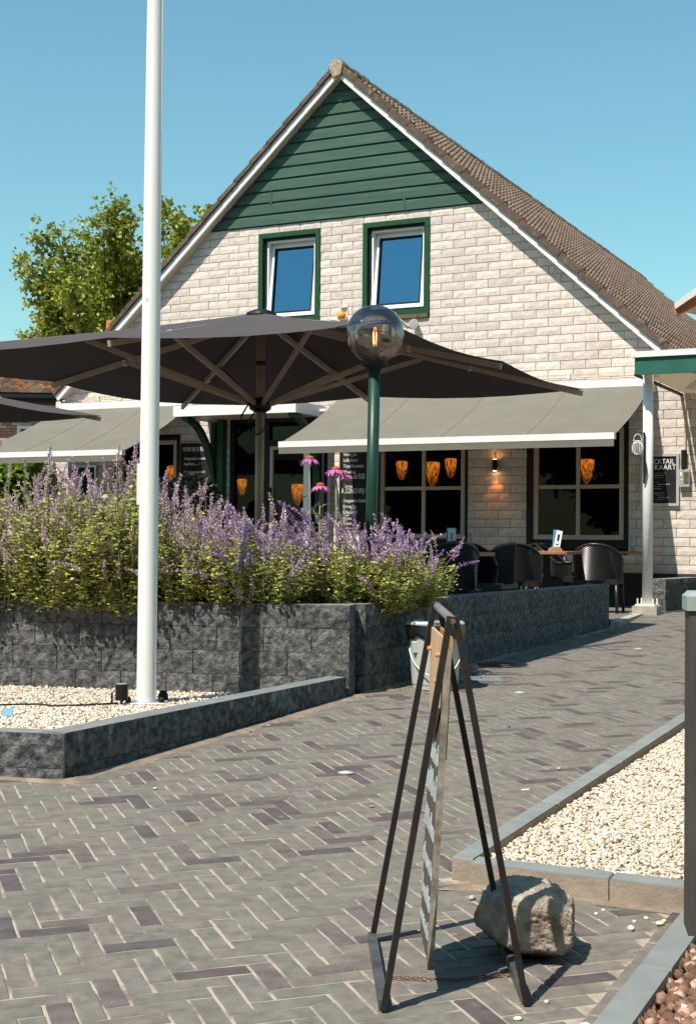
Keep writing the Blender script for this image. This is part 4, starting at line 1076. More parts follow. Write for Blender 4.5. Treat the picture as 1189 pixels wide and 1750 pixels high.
# ================================================================== PARASOLS
def parasol(h, ctr, label, zpole0):
    """square parasol; corners from the centre"""
    t = thing('parasol', label, 'parasol', (ctr[0],ctr[1],zpole0), 0, 'large dark square parasols')
    ez = 1.3+h-zpole0
    k = h
    C4 = Vector((.15-(-.5395), 6.17-8.065,0))*k; C1 = Vector((1.483+.5395, 8.80-8.065,0))*k
    C2 = -C4; C3 = -C1
    cs = [C4,C1,C2,C3]
    apex = Vector((0,0,ez+.56)); 
    V=[]; N=10
    # cloth with slight sag between ribs
    mb = MB()
    mids = [(cs[i]+cs[(i+1)%4])/2 for i in range(4)]
    rim = []
    for i in range(4): rim += [cs[i], mids[i]]
    for i in range(8):
        a_ = rim[i]; b_ = rim[(i+1)%8]
        V=[]; Fq=[]
        for p in range(N+1):
            for q in range(7):
                f_=p/N; g_=q/6
                base=a_*(1-g_)+b_*g_
                z=apex.z*(1-f_)+ez*f_ - .05*math.sin(PI*g_)*f_*1.0 + (-.03*math.sin(PI*f_))
                V.append((base.x*f_,base.y*f_,z))
        for p in range(N):
            for q in range(6): n=p*7+q; Fq.append((n,n+7,n+8,n+1))
        mb.raw(V,Fq)
    obj('canopy', mb, M_par, t, smooth=True)
    mb = MB(); mb.lathe([(.0,.025),(.08,.022),(.14,-.005),(.15,-.03)],20,(0,0,apex.z)); obj('top_cap', mb, M_black, t)
    mb = MB(); mb.tube([(0,0,0),(0,0,apex.z-.02)],.041,20); obj('pole', mb, M_alu, t, smooth=True)
    hubz = 1.3+1.145*h/1.36-zpole0-.05
    mb = MB(); mb.lathe([(.05,hubz-.08),(.10,hubz-.05),(.11,hubz),(.08,hubz+.05),(.05,hubz+.06)],16); obj('hub', mb, M_black, t)
    for i in range(8):
        e_ = rim[i]
        d = e_.normalized(); st = Vector((d.x*.05,d.y*.05,apex.z-.07)); en = Vector((e_.x*.995,e_.y*.995,ez-.045))
        mb = MB(); mb.beam(st,en,.032,.05)
        rb = obj('rib', mb, M_alu, t)
        mid = st+(en-st)*(.47 if i%2==0 else .60)+Vector((0,0,-.03))
        mb = MB(); mb.beam((d.x*.09,d.y*.09,hubz),mid,.028,.045); obj('strut', mb, M_alu, rb)
        mb = MB(); mm = st+(en-st)*.62; mb.beam(mm,mm+(en-st).normalized()*.035,.05,.066); obj('clamp', mb, M_alum, rb)
    mb = MB(); mb.tube([(0,-.06,hubz-.02),(.06,-.1,hubz-.10),(.05,-.1,hubz-.24),(-.01,-.11,hubz-.30),(-.09,-.1,hubz-.25),(-.09,-.1,hubz-.15),(-.02,-.08,hubz-.05)],.024,6,flat=(1,.35)); mb.tube([(-.1,-.08,hubz),(-.17,-.09,hubz-.12),(-.2,-.09,hubz-.28)],.022,6,flat=(1,.4)); obj('strap', mb, M_black, t)
    mb = MB(); mb.lathe([(.044,1.3+1.66-zpole0),(.05,1.3+1.67-zpole0),(.05,1.3+1.69-zpole0),(.044,1.3+1.70-zpole0)],16); obj('ring', mb, M_black, t)
    mb = MB(); mb.bbox((-.4,-.4,0),(.4,.4,.08),.01); obj('base', mb, M_conc, t)
    return t
HH = 1.6
parasol(HH, (-.5395*HH+.03, 8.065*HH), 'large dark square parasol in front of the cafe door, seen from below', .474)
parasol(HH, (-3.16-2.0225*HH, 17.6-.735*HH), 'second dark parasol at the left edge whose corner reaches over the left awning', .474)
# cream parasol whose tip enters at right
t = thing('cream_parasol','cream parasol with orange timber ribs, only its tip enters at the right edge','parasol',(3.4,5.2,.15))
def P3(px,py,Y): 
    return None
tipx, tipy, tipz = (1150-594.5)*6/2350, 6.0, 1.3+(934-517)*6/2350
mb = MB(); cx_,cy_ = 3.4,5.2
R_ = math.hypot(tipx-cx_,tipy-cy_); a0 = math.atan2(tipy-cy_,tipx-cx_)
rimp = [Vector((R_*math.cos(a0+k*PI/4),R_*math.sin(a0+k*PI/4),tipz-.15)) for k in range(8)]
ap_ = Vector((0,0,tipz-.15+.95))
for k in range(8): mb.raw([rimp[k],rimp[(k+1)%8],ap_],[(0,1,2)]); mb.raw([rimp[k]-Vector((0,0,.03)),rimp[(k+1)%8]-Vector((0,0,.03)),rimp[(k+1)%8],rimp[k]],[(0,1,2,3)])
obj('canopy', mb, M_crown2, t)
for k in range(8):
    mb = MB(); mb.beam(ap_-Vector((0,0,.06)), rimp[k]-Vector((0,0,.04)),.03,.035); obj('rib', mb, M_owood, t)
mb = MB(); mb.tube([(0,0,0),(0,0,ap_.z)],.03,12); obj('pole', mb, M_owood, t)

# ================================================================== RIGHT DARK POST
t = thing('dark_wooden_post','dark stained square wooden post with grey cap at the right edge','post',(1.055,4.02,gz(1,4)-.03), rad(-8))
mb = MB(); mb.bbox((-.062,-.062,0),(.062,.062,1.03),.004); obj('shaft', mb, M_postw, t)
mb = MB(); mb.bbox((-.070,-.070,1.03),(.070,.070,1.085),.014); obj('cap', mb, M_cap, t)

# small wall right of the post
sw = thing('short_wall','short dark block wall with grey end behind the white post','wall',(0,0,0))
block_wall(sw, (3.97,17.2), (4.75,18.5), lambda p: .45, .885, .335, .2, .2, seed=700)

# ================================================================== FURNITURE
def lerp(a,b,t): return a+(b-a)*t
def chair_proto(label, loc, rz):
    t = thing('rattan_armchair', label, 'chair', loc, rz, 'black rattan armchairs on the terrace')
    # back + arms as curved woven shell, seat faces -y (front)
    nu, nv = 56, 34; V=[]; Fq=[]
    for i in range(nu+1):
        a_ = rad(200)-rad(220)*i/nu      # around from left arm over back to right arm
        x = .29*math.cos(a_); y = .02+.27*math.sin(a_)
        s = max(0,math.sin(a_)); top = .60+.24*s**.8
        if math.sin(a_) < .05: y = .02+.30*math.sin(a_)
        for j in range(nv+1):
            f_=j/nv; z=.40+(top-.40)*f_
            fl = 1+.10*f_*(.4+.6*s)
            w_ = .0045*(1 if (i//1+j//1)%2 else -1)
            nrm=Vector((math.cos(a_),math.sin(a_),0))
            V.append((x*fl+nrm.x*w_, y*fl+nrm.y*w_, z))
    for i in range(nu):
        for j in range(nv): n=i*(nv+1)+j; Fq.append((n,n+nv+1,n+nv+2,n+1))
    mb=MB(); mb.raw(V,Fq); obj('backrest', mb, M_rattan, t)
    mb=MB(); pts=[]
    for i in range(0,nu+1,2):
        pts.append(Vector(V[i*(nv+1)+nv]))
    mb.tube(pts,.016,7); obj('rim', mb, M_rattan, t, smooth=True)
    mb=MB(); V=[];Fq=[];n1=24
    for i in range(n1+1):
        for j in range(n1+1):
            V.append((-.27+.54*i/n1,-.26+.52*j/n1,.42+.004*(1 if (i+j)%2 else -1)))
    for i in range(n1):
        for j in range(n1): n=i*(n1+1)+j; Fq.append((n,n+n1+1,n+n1+2,n+1))
    mb.raw(V,Fq); mb.box((-.27,-.26,.35),(.27,-.24,.415)); mb.box((-.27,.24,.35),(.27,.26,.415)); mb.box((-.27,-.24,.35),(-.25,.24,.415)); mb.box((.25,-.24,.35),(.27,.24,.415)); obj('seat', mb, M_rattan, t)
    for (sx,sy) in ((-1,-1),(1,-1),(-1,1),(1,1)):
        mb=MB(); mb.tube([(sx*.25,sy*.235,.38),(sx*.265,sy*.25,.0)],[.022,.018],8); obj('leg', mb, M_rattan, t, smooth=True)
    return t
CH0 = chair_proto('black rattan armchair with its back to the camera left of the white post', (3.10,17.0,.474), rad(180-20))
def chair(label, x, y, rzd, z=.474):
    c = copy_tree(CH0); c.location=(x,y,z); c.rotation_euler[2]=rad(rzd); c['label']=label; return c
chair('black rattan armchair seen side on between the right table and the back facing chair', 2.72,17.55,70)
chair('black rattan armchair in the shade between the two near tables', 1.95,15.9,165)
chair('black rattan armchair behind the right table, only its top rim showing', 2.55,17.9,0)
chair('black rattan armchair whose woven back shows just above the wall under the flowers', .85,12.3,200)
chair('black rattan armchair behind the left near table below the menu stand', 1.25,14.2,10)
chair('black rattan armchair just behind the low wall left of the menu table', 1.5,14.9,240)
def table(label, x, y, sx, sy, rzd, h=.75):
    t = thing('wooden_table', label, 'table', (x,y,.474), rad(rzd), 'wooden tables on the terrace')
    n=5
    for k in range(n):
        mb=MB(); mb.bbox((-sx/2,-sy/2+sy*k/n+.002,h-.035),(sx/2,-sy/2+sy*(k+1)/n-.002,h),.003); obj('plank', mb, M_wood, t)
    mb=MB(); mb.box((-.035,-.035,.02),(.035,.035,h-.035)); obj('column', mb, M_steel, t)
    mb=MB(); mb.beam((-.28,0,.015),(.28,0,.015),.06,.03); mb.beam((0,-.28,.015),(0,.28,.015),.06,.029); obj('foot', mb, M_steel, t)
    return t
def topz(): return .474+.75
table('small wooden table with a leaning menu in front of the rightmost window', 2.42,16.75,.72,.72,-26)
table('small wooden table with an upright blue menu just right of the flowers', .93,12.9,.70,.70,-26)
table('long wooden table against the wall under the rightmost window', Hs(-.95,.55,0).x,Hs(-.95,.55,0).y,1.7,.6,-26.3)
table('wooden table against the wall between the two right windows', Hs(-3.1,.6,0).x,Hs(-3.1,.6,0).y,1.2,.6,-26.3)
def menu(label, x, y, rzd, lean=0, col=M_paper, s=1.0):
    t = thing('menu_stand', label, 'menu stand', (x,y,topz()+.001), rad(rzd), 'menu stands on the tables')
    mb=MB(); mb.prism([(-.075*s,-.03,0),(.075*s,-.03,0),(.065*s,-.03,.03),(.03*s,-.03,.055),(-.03*s,-.03,.055),(-.065*s,-.03,.03)],(0,.06,0)); obj('holder', mb, M_holder, t)
    R_=Matrix.Rotation(lean,4,'Y')
    mb=MB(); mb.box((-.03,-.004,.03),(.045,-.001,.22*s),0,R_); cd=obj('card', mb, col, t)
    mb=MB(); mb.box((-.04,.006,.03),(.03,.010,.225*s),0,Matrix.Rotation(lean*.4,4,'Y')); obj('card', mb, M_blue, t)
    mb=MB(); mb.box((-.005,-.0052,.11*s),(.02,-.0042,.18*s),0,R_); mb.box((-.01,-.0052,.065*s),(.022,-.0042,.078*s),0,R_); obj('print', mb, M_grey if col is M_paper else M_black, cd)
    return t
menu('upright pale blue menu in a wooden stand on the table beside the flowers', .955,12.75,0)
menu('leaning white menu in a wooden stand on the table before the rightmost window', 2.51,16.65,0,rad(10),M_paperw,1.15)
menu('dark backed menu stand on the wall table between the two windows', Hs(-2.72,.55,0).x,Hs(-2.72,.55,0).y,60)
menu('edge on menu stand at the end of the long wall table near the white post', Hs(-.42,.55,0).x,Hs(-.42,.55,0).y,75)

# ================================================================== A-BOARD
sg = thing('a_frame_sign','narrow black steel a-frame pavement sign seen edge on with a hanging chalk board','pavement sign',(0,0,0),0)
FL=Vector((.103,3.552,.104)); FRt=Vector((.475,3.603,.106)); BLf=Vector((.083,4.11,.12)); BR=Vector((.468,4.02,.118))
AN=Vector((.274,3.585,1.112)); AF=Vector((.262,4.03,1.128))
M_barsteel=mat('worn_steel_bar',(.075,.085,.09),(.04,.04,.04),rough=.4,scale=14,spec=.5)
def leg(p,q,nm='leg'):
    mb=MB(); mb.beam(p,q,.016,.030,up=(0,1,0)); return obj(nm, mb, M_steel, sg)
leg(FL,AN+Vector((-.006,0,0))); leg(FRt,AN+Vector((.008,.0,0))); leg(BLf,AF+Vector((-.006,0,0))); leg(BR,AF+Vector((.006,0,0)))
for p,q in ((FL,BLf),(FRt,BR)):
    mb=MB(); mb.beam(p+Vector((0,0,.012)),q+Vector((0,0,.012)),.024,.03); obj('foot_bar', mb, M_barsteel, sg)
mb=MB(); mb.tube([AN+Vector((0,-.01,-.01)),AF+Vector((0,.01,-.01))],.012,12); tb=obj('top_bar', mb, mat('worn_grey_bar',(.20,.20,.20),(.13,.12,.12),rough=.45,scale=12), sg, smooth=True)
for A_ in (AN,AF):
    mb=MB(); mb.tube([A_+Vector((.0,-.022,-.012)),A_+Vector((.0,-.012,-.012))],.007,10); obj('bolt', mb, M_rust, sg)
# hanging board
def bp(s_, d_, off=0):  # s_ 0..1 near->far, d_ z
    xn = lerp(.224,.268,(d_-.17)/.9); xf = lerp(.219,.256,(d_-.17)/.9)
    y = lerp(3.68,4.0,s_); return Vector((lerp(xn,xf,s_)+off, y, d_))
mb=MB(); V=[bp(0,.175),bp(1,.185),bp(1,1.03),bp(0,1.02)]; mb.prism(V,(.011,0,0)); bd=obj('board', mb, M_slate, sg)
mb=MB(); e1=[bp(0,.17,-.003),bp(0,1.02,-.003)]; mb.beam(e1[0]+Vector((.008,-.004,0)),e1[1]+Vector((.008,-.004,0)),.018,.010,up=(0,1,0)); obj('edge_strip', mb, mat('worn_edge',(.30,.27,.22),(.12,.10,.08),rough=.8,scale=20), bd)
r=random.Random(5)
for z,hh in [(.70,.055),(.605,.07),(.50,.06),(.40,.055),(.31,.05),(.235,.04)]:
    s_=.10; mb=MB(); path=[]
    while s_<.90:
        w_=r.uniform(.05,.085); t_=r.choice((.5,.5,1.0,.7))
        for (fx,fz) in ((0,0),(.15,t_),(.35,t_*.9),(.45,.05),(.7,.0),(.95,.45)): path.append(bp(s_+w_*fx, z+hh*fz+r.uniform(-.004,.004),-.0015))
        s_+=w_
    mb.tube(path,.0030,4,flat=(1,1)); obj('chalk_line', mb, M_chalkb, bd)
for off,m_ in ((-.012,M_ply),(.0125,M_ply2)):
    mb=MB(); V=[bp(.06,1.05,off),bp(.94,1.06,off),bp(.94,.93,off),bp(.80,.84,off),bp(.45,.76,off),bp(.06,.86,off)]
    if off>0: V=[bp(.06,1.05,off),bp(.94,1.06,off),bp(.94,.84,off),bp(.5,.80,off),bp(.06,.72,off)]
    mb.prism(V,(.007,0,0)); obj('wood_panel', mb, m_, sg, label='tan wooden hanger plate at the top of the sign' if off<0 else 'yellowed wooden plate on the far side')
M_screw=mat('orange_screw',(.65,.22,.08),rough=.5)
for (s_,z) in ((.12,.93),(.85,1.0),(.12,1.0)):
    mb=MB(); mb.tube([bp(s_,z,-.012),bp(s_,z,-.024)],.006,8); obj('screw', mb, M_screw, sg)
# chain on the ground
mb=MB()
p0=(FL+BLf)/2+Vector((0,-.05,.01)); p1=(FRt+BR)/2+Vector((0,0,.01)); nC=34
for k in range(nC):
    t_=k/(nC-1); c=p0.lerp(p1,t_); c.z=gz(c.x,c.y)+.007; c.y+=.008*math.sin(t_*9)-.02*math.sin(PI*t_)
    d=.006
    if k%2: mb.tube([c+Vector((-d,0,-.003)),c+Vector((-d,0,.003)),c+Vector((d,0,.003)),c+Vector((d,0,-.003)),c+Vector((-d,0,-.003))],.0016,4)
    else: mb.tube([c+Vector((-d,-.003,0)),c+Vector((-d,.003,0)),c+Vector((d,.003,0)),c+Vector((d,-.003,0)),c+Vector((-d,-.003,0))],.0016,4)
obj('chain', mb, M_rust, sg)

# ================================================================== BOULDER
import bmesh
# soil stained underside of the boulder
n_ = M_stone.node_tree; bs_ = n_.nodes['Principled BSDF']; src_ = bs_.inputs['Base Color'].links[0].from_socket
tc_ = n_.nodes.new('ShaderNodeTexCoord'); sx_ = n_.nodes.new('ShaderNodeSeparateXYZ'); nz_ = n_.nodes.new('ShaderNodeTexNoise'); nz_.inputs['Scale'].default_value = 14
m1_ = n_.nodes.new('ShaderNodeMath'); m1_.operation = 'MULTIPLY_ADD'; m1_.inputs[1].default_value = .07
mr_ = n_.nodes.new('ShaderNodeMapRange'); mr_.inputs['From Min'].default_value = -.018; mr_.inputs['From Max'].default_value = -.032
mx_ = n_.nodes.new('ShaderNodeMix'); mx_.data_type = 'RGBA'; mx_.inputs['B'].default_value = (.15,.075,.045,1)
n_.links.new(tc_.outputs['Object'], sx_.inputs[0]); n_.links.new(tc_.outputs['Object'], nz_.inputs['Vector'])
n_.links.new(nz_.outputs[0], m1_.inputs[0]); n_.links.new(sx_.outputs['Z'], m1_.inputs[2]); n_.links.new(m1_.outputs[0], mr_.inputs['Value'])
n_.links.new(mr_.outputs[0], mx_.inputs['Factor']); n_.links.new(src_, mx_.inputs['A']); n_.links.new(mx_.outputs['Result'], bs_.inputs['Base Color'])
def boulder(loc):
    bm=bmesh.new(); bmesh.ops.create_icosphere(bm,subdivisions=6,radius=1)
    from mathutils import noise as mn
    for v in bm.verts:
        p=v.co.copy()
        q=p.copy()
        for fx,fy,fz,fd in ((1,.05,.1,.80),(.25,-1,-.05,.78),(-.55,-.8,.1,.80),(-1,.1,.15,.86),(-.05,-.1,1,.80),(.65,-.3,.75,.86),(-.6,-.2,.85,.84),(.2,-.55,-.85,.74),(-.6,-.4,-.75,.70),(.8,0,-.65,.78),(0,1,0,.85),(0,0,-1,.80)):
            nf=Vector((fx,fy,fz)).normalized(); e_=q.dot(nf)-fd
            if e_>0: q-=nf*e_*.93
        d=1+.05*mn.noise(p*1.8+Vector((3,1,7)))+.035*mn.noise(p*5)+.030*mn.noise(p*13)+.022*mn.noise(p*30)
        q=q*d
        v.co=Vector((q.x*.163,q.y*.135,q.z*.128))
    me=bpy.data.meshes.new('boulder'); bm.to_mesh(me); bm.free()
    me.materials.append(M_stone); me.polygons.foreach_set('use_smooth',[True]*len(me.polygons))
    o=bpy.data.objects.new('boulder',me); link(o); o.location=loc; o.rotation_euler=(rad(4),rad(6),rad(-12)); return o
tag(boulder((.528,4.0,gz(.5,4.1)+.096)),'pitted grey boulder lying behind the right leg of the pavement sign','boulder')

# pebbles and litter
G_pb='loose white pebbles on the pavers'
peb=[(.95,4.36),(.905,4.32),(.98,4.30),(1.0,4.33),(.88,4.25),(.80,4.40),(.72,4.47),(.83,4.44),(.60,3.45),(.53,3.62),(.66,3.52),(.72,3.60),(.44,3.5),(.785,3.66),(-.86,6.25),(.98,4.12),(.42,4.56),(1.02,5.3),(1.3,5.9),(1.05,6.8)]
tpl=MB(); bs=[(1,0,0),(-1,0,0),(0,1,0),(0,-1,0),(0,0,1),(0,0,-1)]
def pebble_mesh(k):
    bm=bmesh.new(); bmesh.ops.create_icosphere(bm,subdivisions=2,radius=1); r=random.Random(k)
    sx,sy,sz=r.uniform(.8,1.4),r.uniform(.7,1),r.uniform(.5,.8)
    for v in bm.verts: v.co=Vector((v.co.x*sx,v.co.y*sy,v.co.z*sz))*r.uniform(.93,1.05)
    me=bpy.data.meshes.new('pebble'); bm.to_mesh(me); bm.free(); me.materials.append(M_gravel); me.polygons.foreach_set('use_smooth',[True]*len(me.polygons)); return me
pms=[pebble_mesh(k) for k in range(4)]
for k,(x,y) in enumerate(peb):
    o=bpy.data.objects.new('pebble',pms[k%4]); link(o); s=random.uniform(.006,.014); o.scale=(s,s,s); o.location=(x,y,gz(x,y)+s*.45); o.rotation_euler[2]=random.uniform(0,6)
    tag(o,'loose pale pebble that strayed from the gravel onto the dark pavers','pebble',G_pb)
# cigarette butt and dry leaves
mb=MB(); x,y=.80,6.28; mb.tube([(0,0,0),(.035,.01,0)],.0045,8); o=obj('cigarette_butt',mb,M_white,loc=(x,y,gz(x,y)+.005)); tag(o,'crushed cigarette butt on the pavers left of the path kerb','litter')
G_l='dry orange leaves on the paving'
lm=MB(); lm.raw([(-.012,0,0),(0,-.007,.002),(.013,0,.004),(0,.007,.001)],[(0,1,2,3)]); lme=lm.mesh('dry_leaf',mat('dry_leaf',(.42,.20,.09),(.30,.13,.05),rough=.8,scale=30,rnd=.2))
rl=random.Random(9)
for k in range(70):
    q=rl.random()
    if k<46: s_=rl.uniform(0,5); p=WL0+WD*s_+WN*abs(rl.gauss(.10,.16)); x,y=p.x-.1,p.y-.12
    else: x,y=rl.uniform(-.9,1.2),rl.uniform(4.8,11)
    if k<16: t_=rl.uniform(0,1); x,y=lerp(-1.2,.05,t_)+abs(rl.gauss(.05,.05)),lerp(6.45,9.2,t_)
    o=bpy.data.objects.new('dry_leaf',lme); link(o); o.location=(x,y,gz(x,y)+.004); o.rotation_euler=(rl.uniform(-.3,.3),rl.uniform(-.3,.3),rl.uniform(0,6)); s=rl.uniform(.6,1.5); o.scale=(s,s,s)
    tag(o,'small dry orange leaf scrap lying on the dark pavers','leaf',G_l)
for k,(x,y,lb) in enumerate(((.002,6.66,'flush round glass ground light in the pavers left of the sign'),(1.20,9.55,'flush round glass ground light in the middle of the path right of the bucket'),(2.65,12.55,'farthest flush round glass ground light in the path'))):
    t=thing('ground_light',lb,'ground light',(x,y,gz(x,y)+.001),0,'glass ground lights set in the pavers'); mb=MB(); mb.lathe([(.040,.0),(.040,.004),(.033,.0045)],18); obj('ring',mb,M_alum,t); mb=MB(); mb.lathe([(.033,.0042),(.018,.009),(.0005,.011)],18); obj('lens',mb,M_ground_l,t,smooth=True)
t=thing('drain_cover','round rusty iron drain cover at the foot of the terrace wall','drain cover',(1.215,11.25,gz(1,11.25)+.002)); mb=MB(); mb.lathe([(.16,-.01),(.16,.006),(.145,.007),(.14,.002),(.0005,.003)],24); obj('cover',mb,M_iron,t)
for k in range(5):
    mb=MB(); mb.box((-.1,-.09+k*.042,.003),(.1,-.075+k*.042,.007)); obj('bar',mb,M_iron,t)

# ================================================================== BUCKET
bx,by=.625,9.74
bk=thing('waste_bucket','grey green plastic bucket with a black bin bag and lid beside the block wall','bucket',(bx,by,gz(bx,by)+.002))
mb=MB(); mb.lathe([(.0005,.0),(.155,.0),(.158,.03),(.162,.035),(.190,.40),(.196,.41),(.196,.44)],36); obj('body',mb,M_pail,bk,smooth=False)
mb=MB(); n=40; V=[]; r=random.Random(2)
for j,(R,z) in enumerate(((.199,.455),(.206,.44),(.204,.415),(.207,.39),(.203,.37),(.198,.355))):
    for i in range(n):
        a_=2*PI*i/n; dd=.006*math.sin(i*1.9+j)+r.uniform(-.003,.003); V.append(((R+dd)*math.cos(a_),(R+dd)*math.sin(a_),z+(.014*math.sin(i*.8)+.012*math.sin(i*2.3) if j>2 else 0)))
Fq=[(j*n+i,j*n+(i+1)%n,(j+1)*n+(i+1)%n,(j+1)*n+i) for j in range(5) for i in range(n)]
mb.raw(V,Fq); obj('bin_bag',mb,M_bag,bk,smooth=True)
mb=MB(); mb.lathe([(.207,.452),(.208,.462),(.195,.475),(.16,.478),(.15,.470),(.0005,.472)],36); obj('lid',mb,M_lid,bk)
mb=MB(); pts=[(-.185*math.cos(a_),-.20*math.sin(a_)-.005,.30-.20*math.sin(a_)) for a_ in [PI*k/14 for k in range(15)]]; mb.tube(pts,.0045,6); obj('handle',mb,M_white,bk,smooth=True)
mb=MB(); mb.bbox((-.165,-.125,.26),(-.115,-.085,.34),.01); obj('handle_mount',mb,M_pail,bk)
mb=MB(); mb.tube([(.20,.02,.35),(.225,.0,.27),(.225,.0,.20),(.205,.0,.15)],.004,6); obj('blue_wire',mb,mat('blue_plastic',(.02,.20,.40),rough=.4),bk,smooth=True)

# ================================================================== FLOWERS
def np_mesh(name, V, F, mats, mi=None):
    me=bpy.data.meshes.new(name); me.from_pydata([tuple(v) for v in V],[],F)
    for m in mats: me.materials.append(m)
    if mi is not None: me.polygons.foreach_set('material_index',mi)
    me.update(); return me
def leaf_quads(C, D, Nn, size, asp=.55):
    """C centres, D along dir, Nn side dir -> folded 2 quads diamonds"""
    V=[];F=[]
    for c,d,s,sz in zip(C,D,Nn,size):
        n=len(V); V+= [c, c+d*sz*.45+s*sz*asp*.5, c+d*sz, c+d*sz*.45-s*sz*asp*.5]; F.append((n,n+1,n+2,n+3))
    return V,F
def rand_unit(r,n):
    v=r.normal(size=(n,3)); return v/np.linalg.norm(v,axis=1,keepdims=True)
def spike_mesh(seed, L, R, m):
    r=np.random.default_rng(seed); V=[];F=[];MI=[]
    # stem
    mb=MB(); bend=r.normal(0,.02,2)
    def ax(t): return np.array([bend[0]*t*t*3, bend[1]*t*t*3, L*t])
    mb.tube([tuple(ax(t)-np.array([0,0,.12]) if t==0 else ax(t)) for t in (0,.4,.75,1.0)],[.0028,.0025,.002,.0012],4)
    V=[np.array(v) for v in mb.v]; F=list(mb.f); MI=[1]*len(F)
    nw=int(L/.0155)
    for k in range(nw):
        t=(k+.5)/nw; c=ax(t); rad_=R*(1.05-.75*t**1.4)*(.8+.3*r.random())
        if t<.35 and r.random()<.25: continue
        n=13 if t<.8 else 8
        for i in range(n):
            a_=2*PI*(i+r.random())/n; el=r.normal(.2,.5)
            d=np.array([math.cos(a_)*math.cos(el),math.sin(a_)*math.cos(el),math.sin(el)])
            p=c+d*rad_*r.uniform(.25,1.0)+np.array([0,0,r.uniform(-.006,.006)])
            s=rand_unit(r,1)[0]; s=np.cross(d,s); s/=np.linalg.norm(s)+1e-9; sz=r.uniform(.008,.0145)
            b=len(V); V+=[p-s*sz*.45,p+d*sz*.5+np.array([0,0,.002]),p+s*sz*.45,p-d*sz*.4+np.array([0,0,-.003])]; F.append((b,b+1,b+2,b+3)); MI.append(0)
    return np_mesh('flower_spike',V,F,[m,M_cstem],MI)
spikesA=[spike_mesh(k,.14+.02*(k%4),.025,M_petal) for k in range(7)]
spikesB=[spike_mesh(50+k,.16+.025*(k%4),.027,M_petal2) for k in range(7)]
def foliage_mesh(seed, rx, ry, h, nleaf, lsz):
    r=np.random.default_rng(seed); V=[];F=[];MI=[]
    ns=46
    ends=[]
    for s in range(ns):
        a_=r.uniform(0,2*PI); q=math.sqrt(r.random()); ex=rx*q*math.cos(a_); ey=ry*q*math.sin(a_); hh=h*(1-.45*q*q)*r.uniform(.75,1.08)
        b0=np.array([ex*.3,ey*.3,0]); b1=np.array([ex*.75,ey*.75,hh*.5]); b2=np.array([ex,ey,hh]); ends.append((b0,b1,b2))
        mb=MB(); mb.tube([tuple(b0),tuple(b1),tuple(b2)],[.0035,.003,.002],3); n=len(V); V+=[np.array(v) for v in mb.v]; F+=[tuple(i+n for i in f) for f in mb.f]; MI+=[1]*len(mb.f)
    for k in range(nleaf):
        b0,b1,b2=ends[r.integers(ns)]; t=r.random()**1.05
        c=(1-t)**2*b0+2*t*(1-t)*b1+t*t*b2 + r.normal(0,.022,3)
        d=rand_unit(r,1)[0]; d[2]=abs(d[2])*.35-.1; d/=np.linalg.norm(d); s=np.cross(d,np.array([0,0,1])+r.normal(0,.4,3)); s/=np.linalg.norm(s)+1e-9
        sz=lsz*r.uniform(.6,1.25); n=len(V); up=np.cross(s,d)*sz*.12
        V+=[c,c+d*sz*.4+s*sz*.36+up,c+d*sz,c+d*sz*.4-s*sz*.36+up]; F+=[(n,n+1,n+2,n+3)]; MI.append(0)
    return np_mesh('foliage',V,F,[M_cleaf,M_cstem],MI), ends
fols=[foliage_mesh(k,.30,.26,.52,2900,.032) for k in range(4)]
folsT=[foliage_mesh(20+k,.30,.26,.72,3300,.029) for k in range(4)]
G_c='catmint plants in the planter'
rp=random.Random(21)
def pick(v): return 1
spike_total=0
def front_y(x): return 9.27+(-x+.02)*(.73/3.37)
plants=[]
nx_=11
for row in range(3):
    for k in range(nx_):
        x=-3.05+k*.315+(.16 if row%2 else 0)+rp.uniform(-.05,.05); y=front_y(x)+(.02 if x<-1.2 else .15)+row*.34+rp.uniform(-.04,.04)
        if x>.15+.5*(row*.32) or (row==0 and x>-.22): continue
        plants.append((x,y,row))
plants+= [(.40,10.05,1),(.52,10.28,2),(.30,9.85,1)]
ORD=['first','second','third','fourth','fifth','sixth','seventh','eighth','ninth','tenth','eleventh','twelfth','thirteenth','fourteenth']
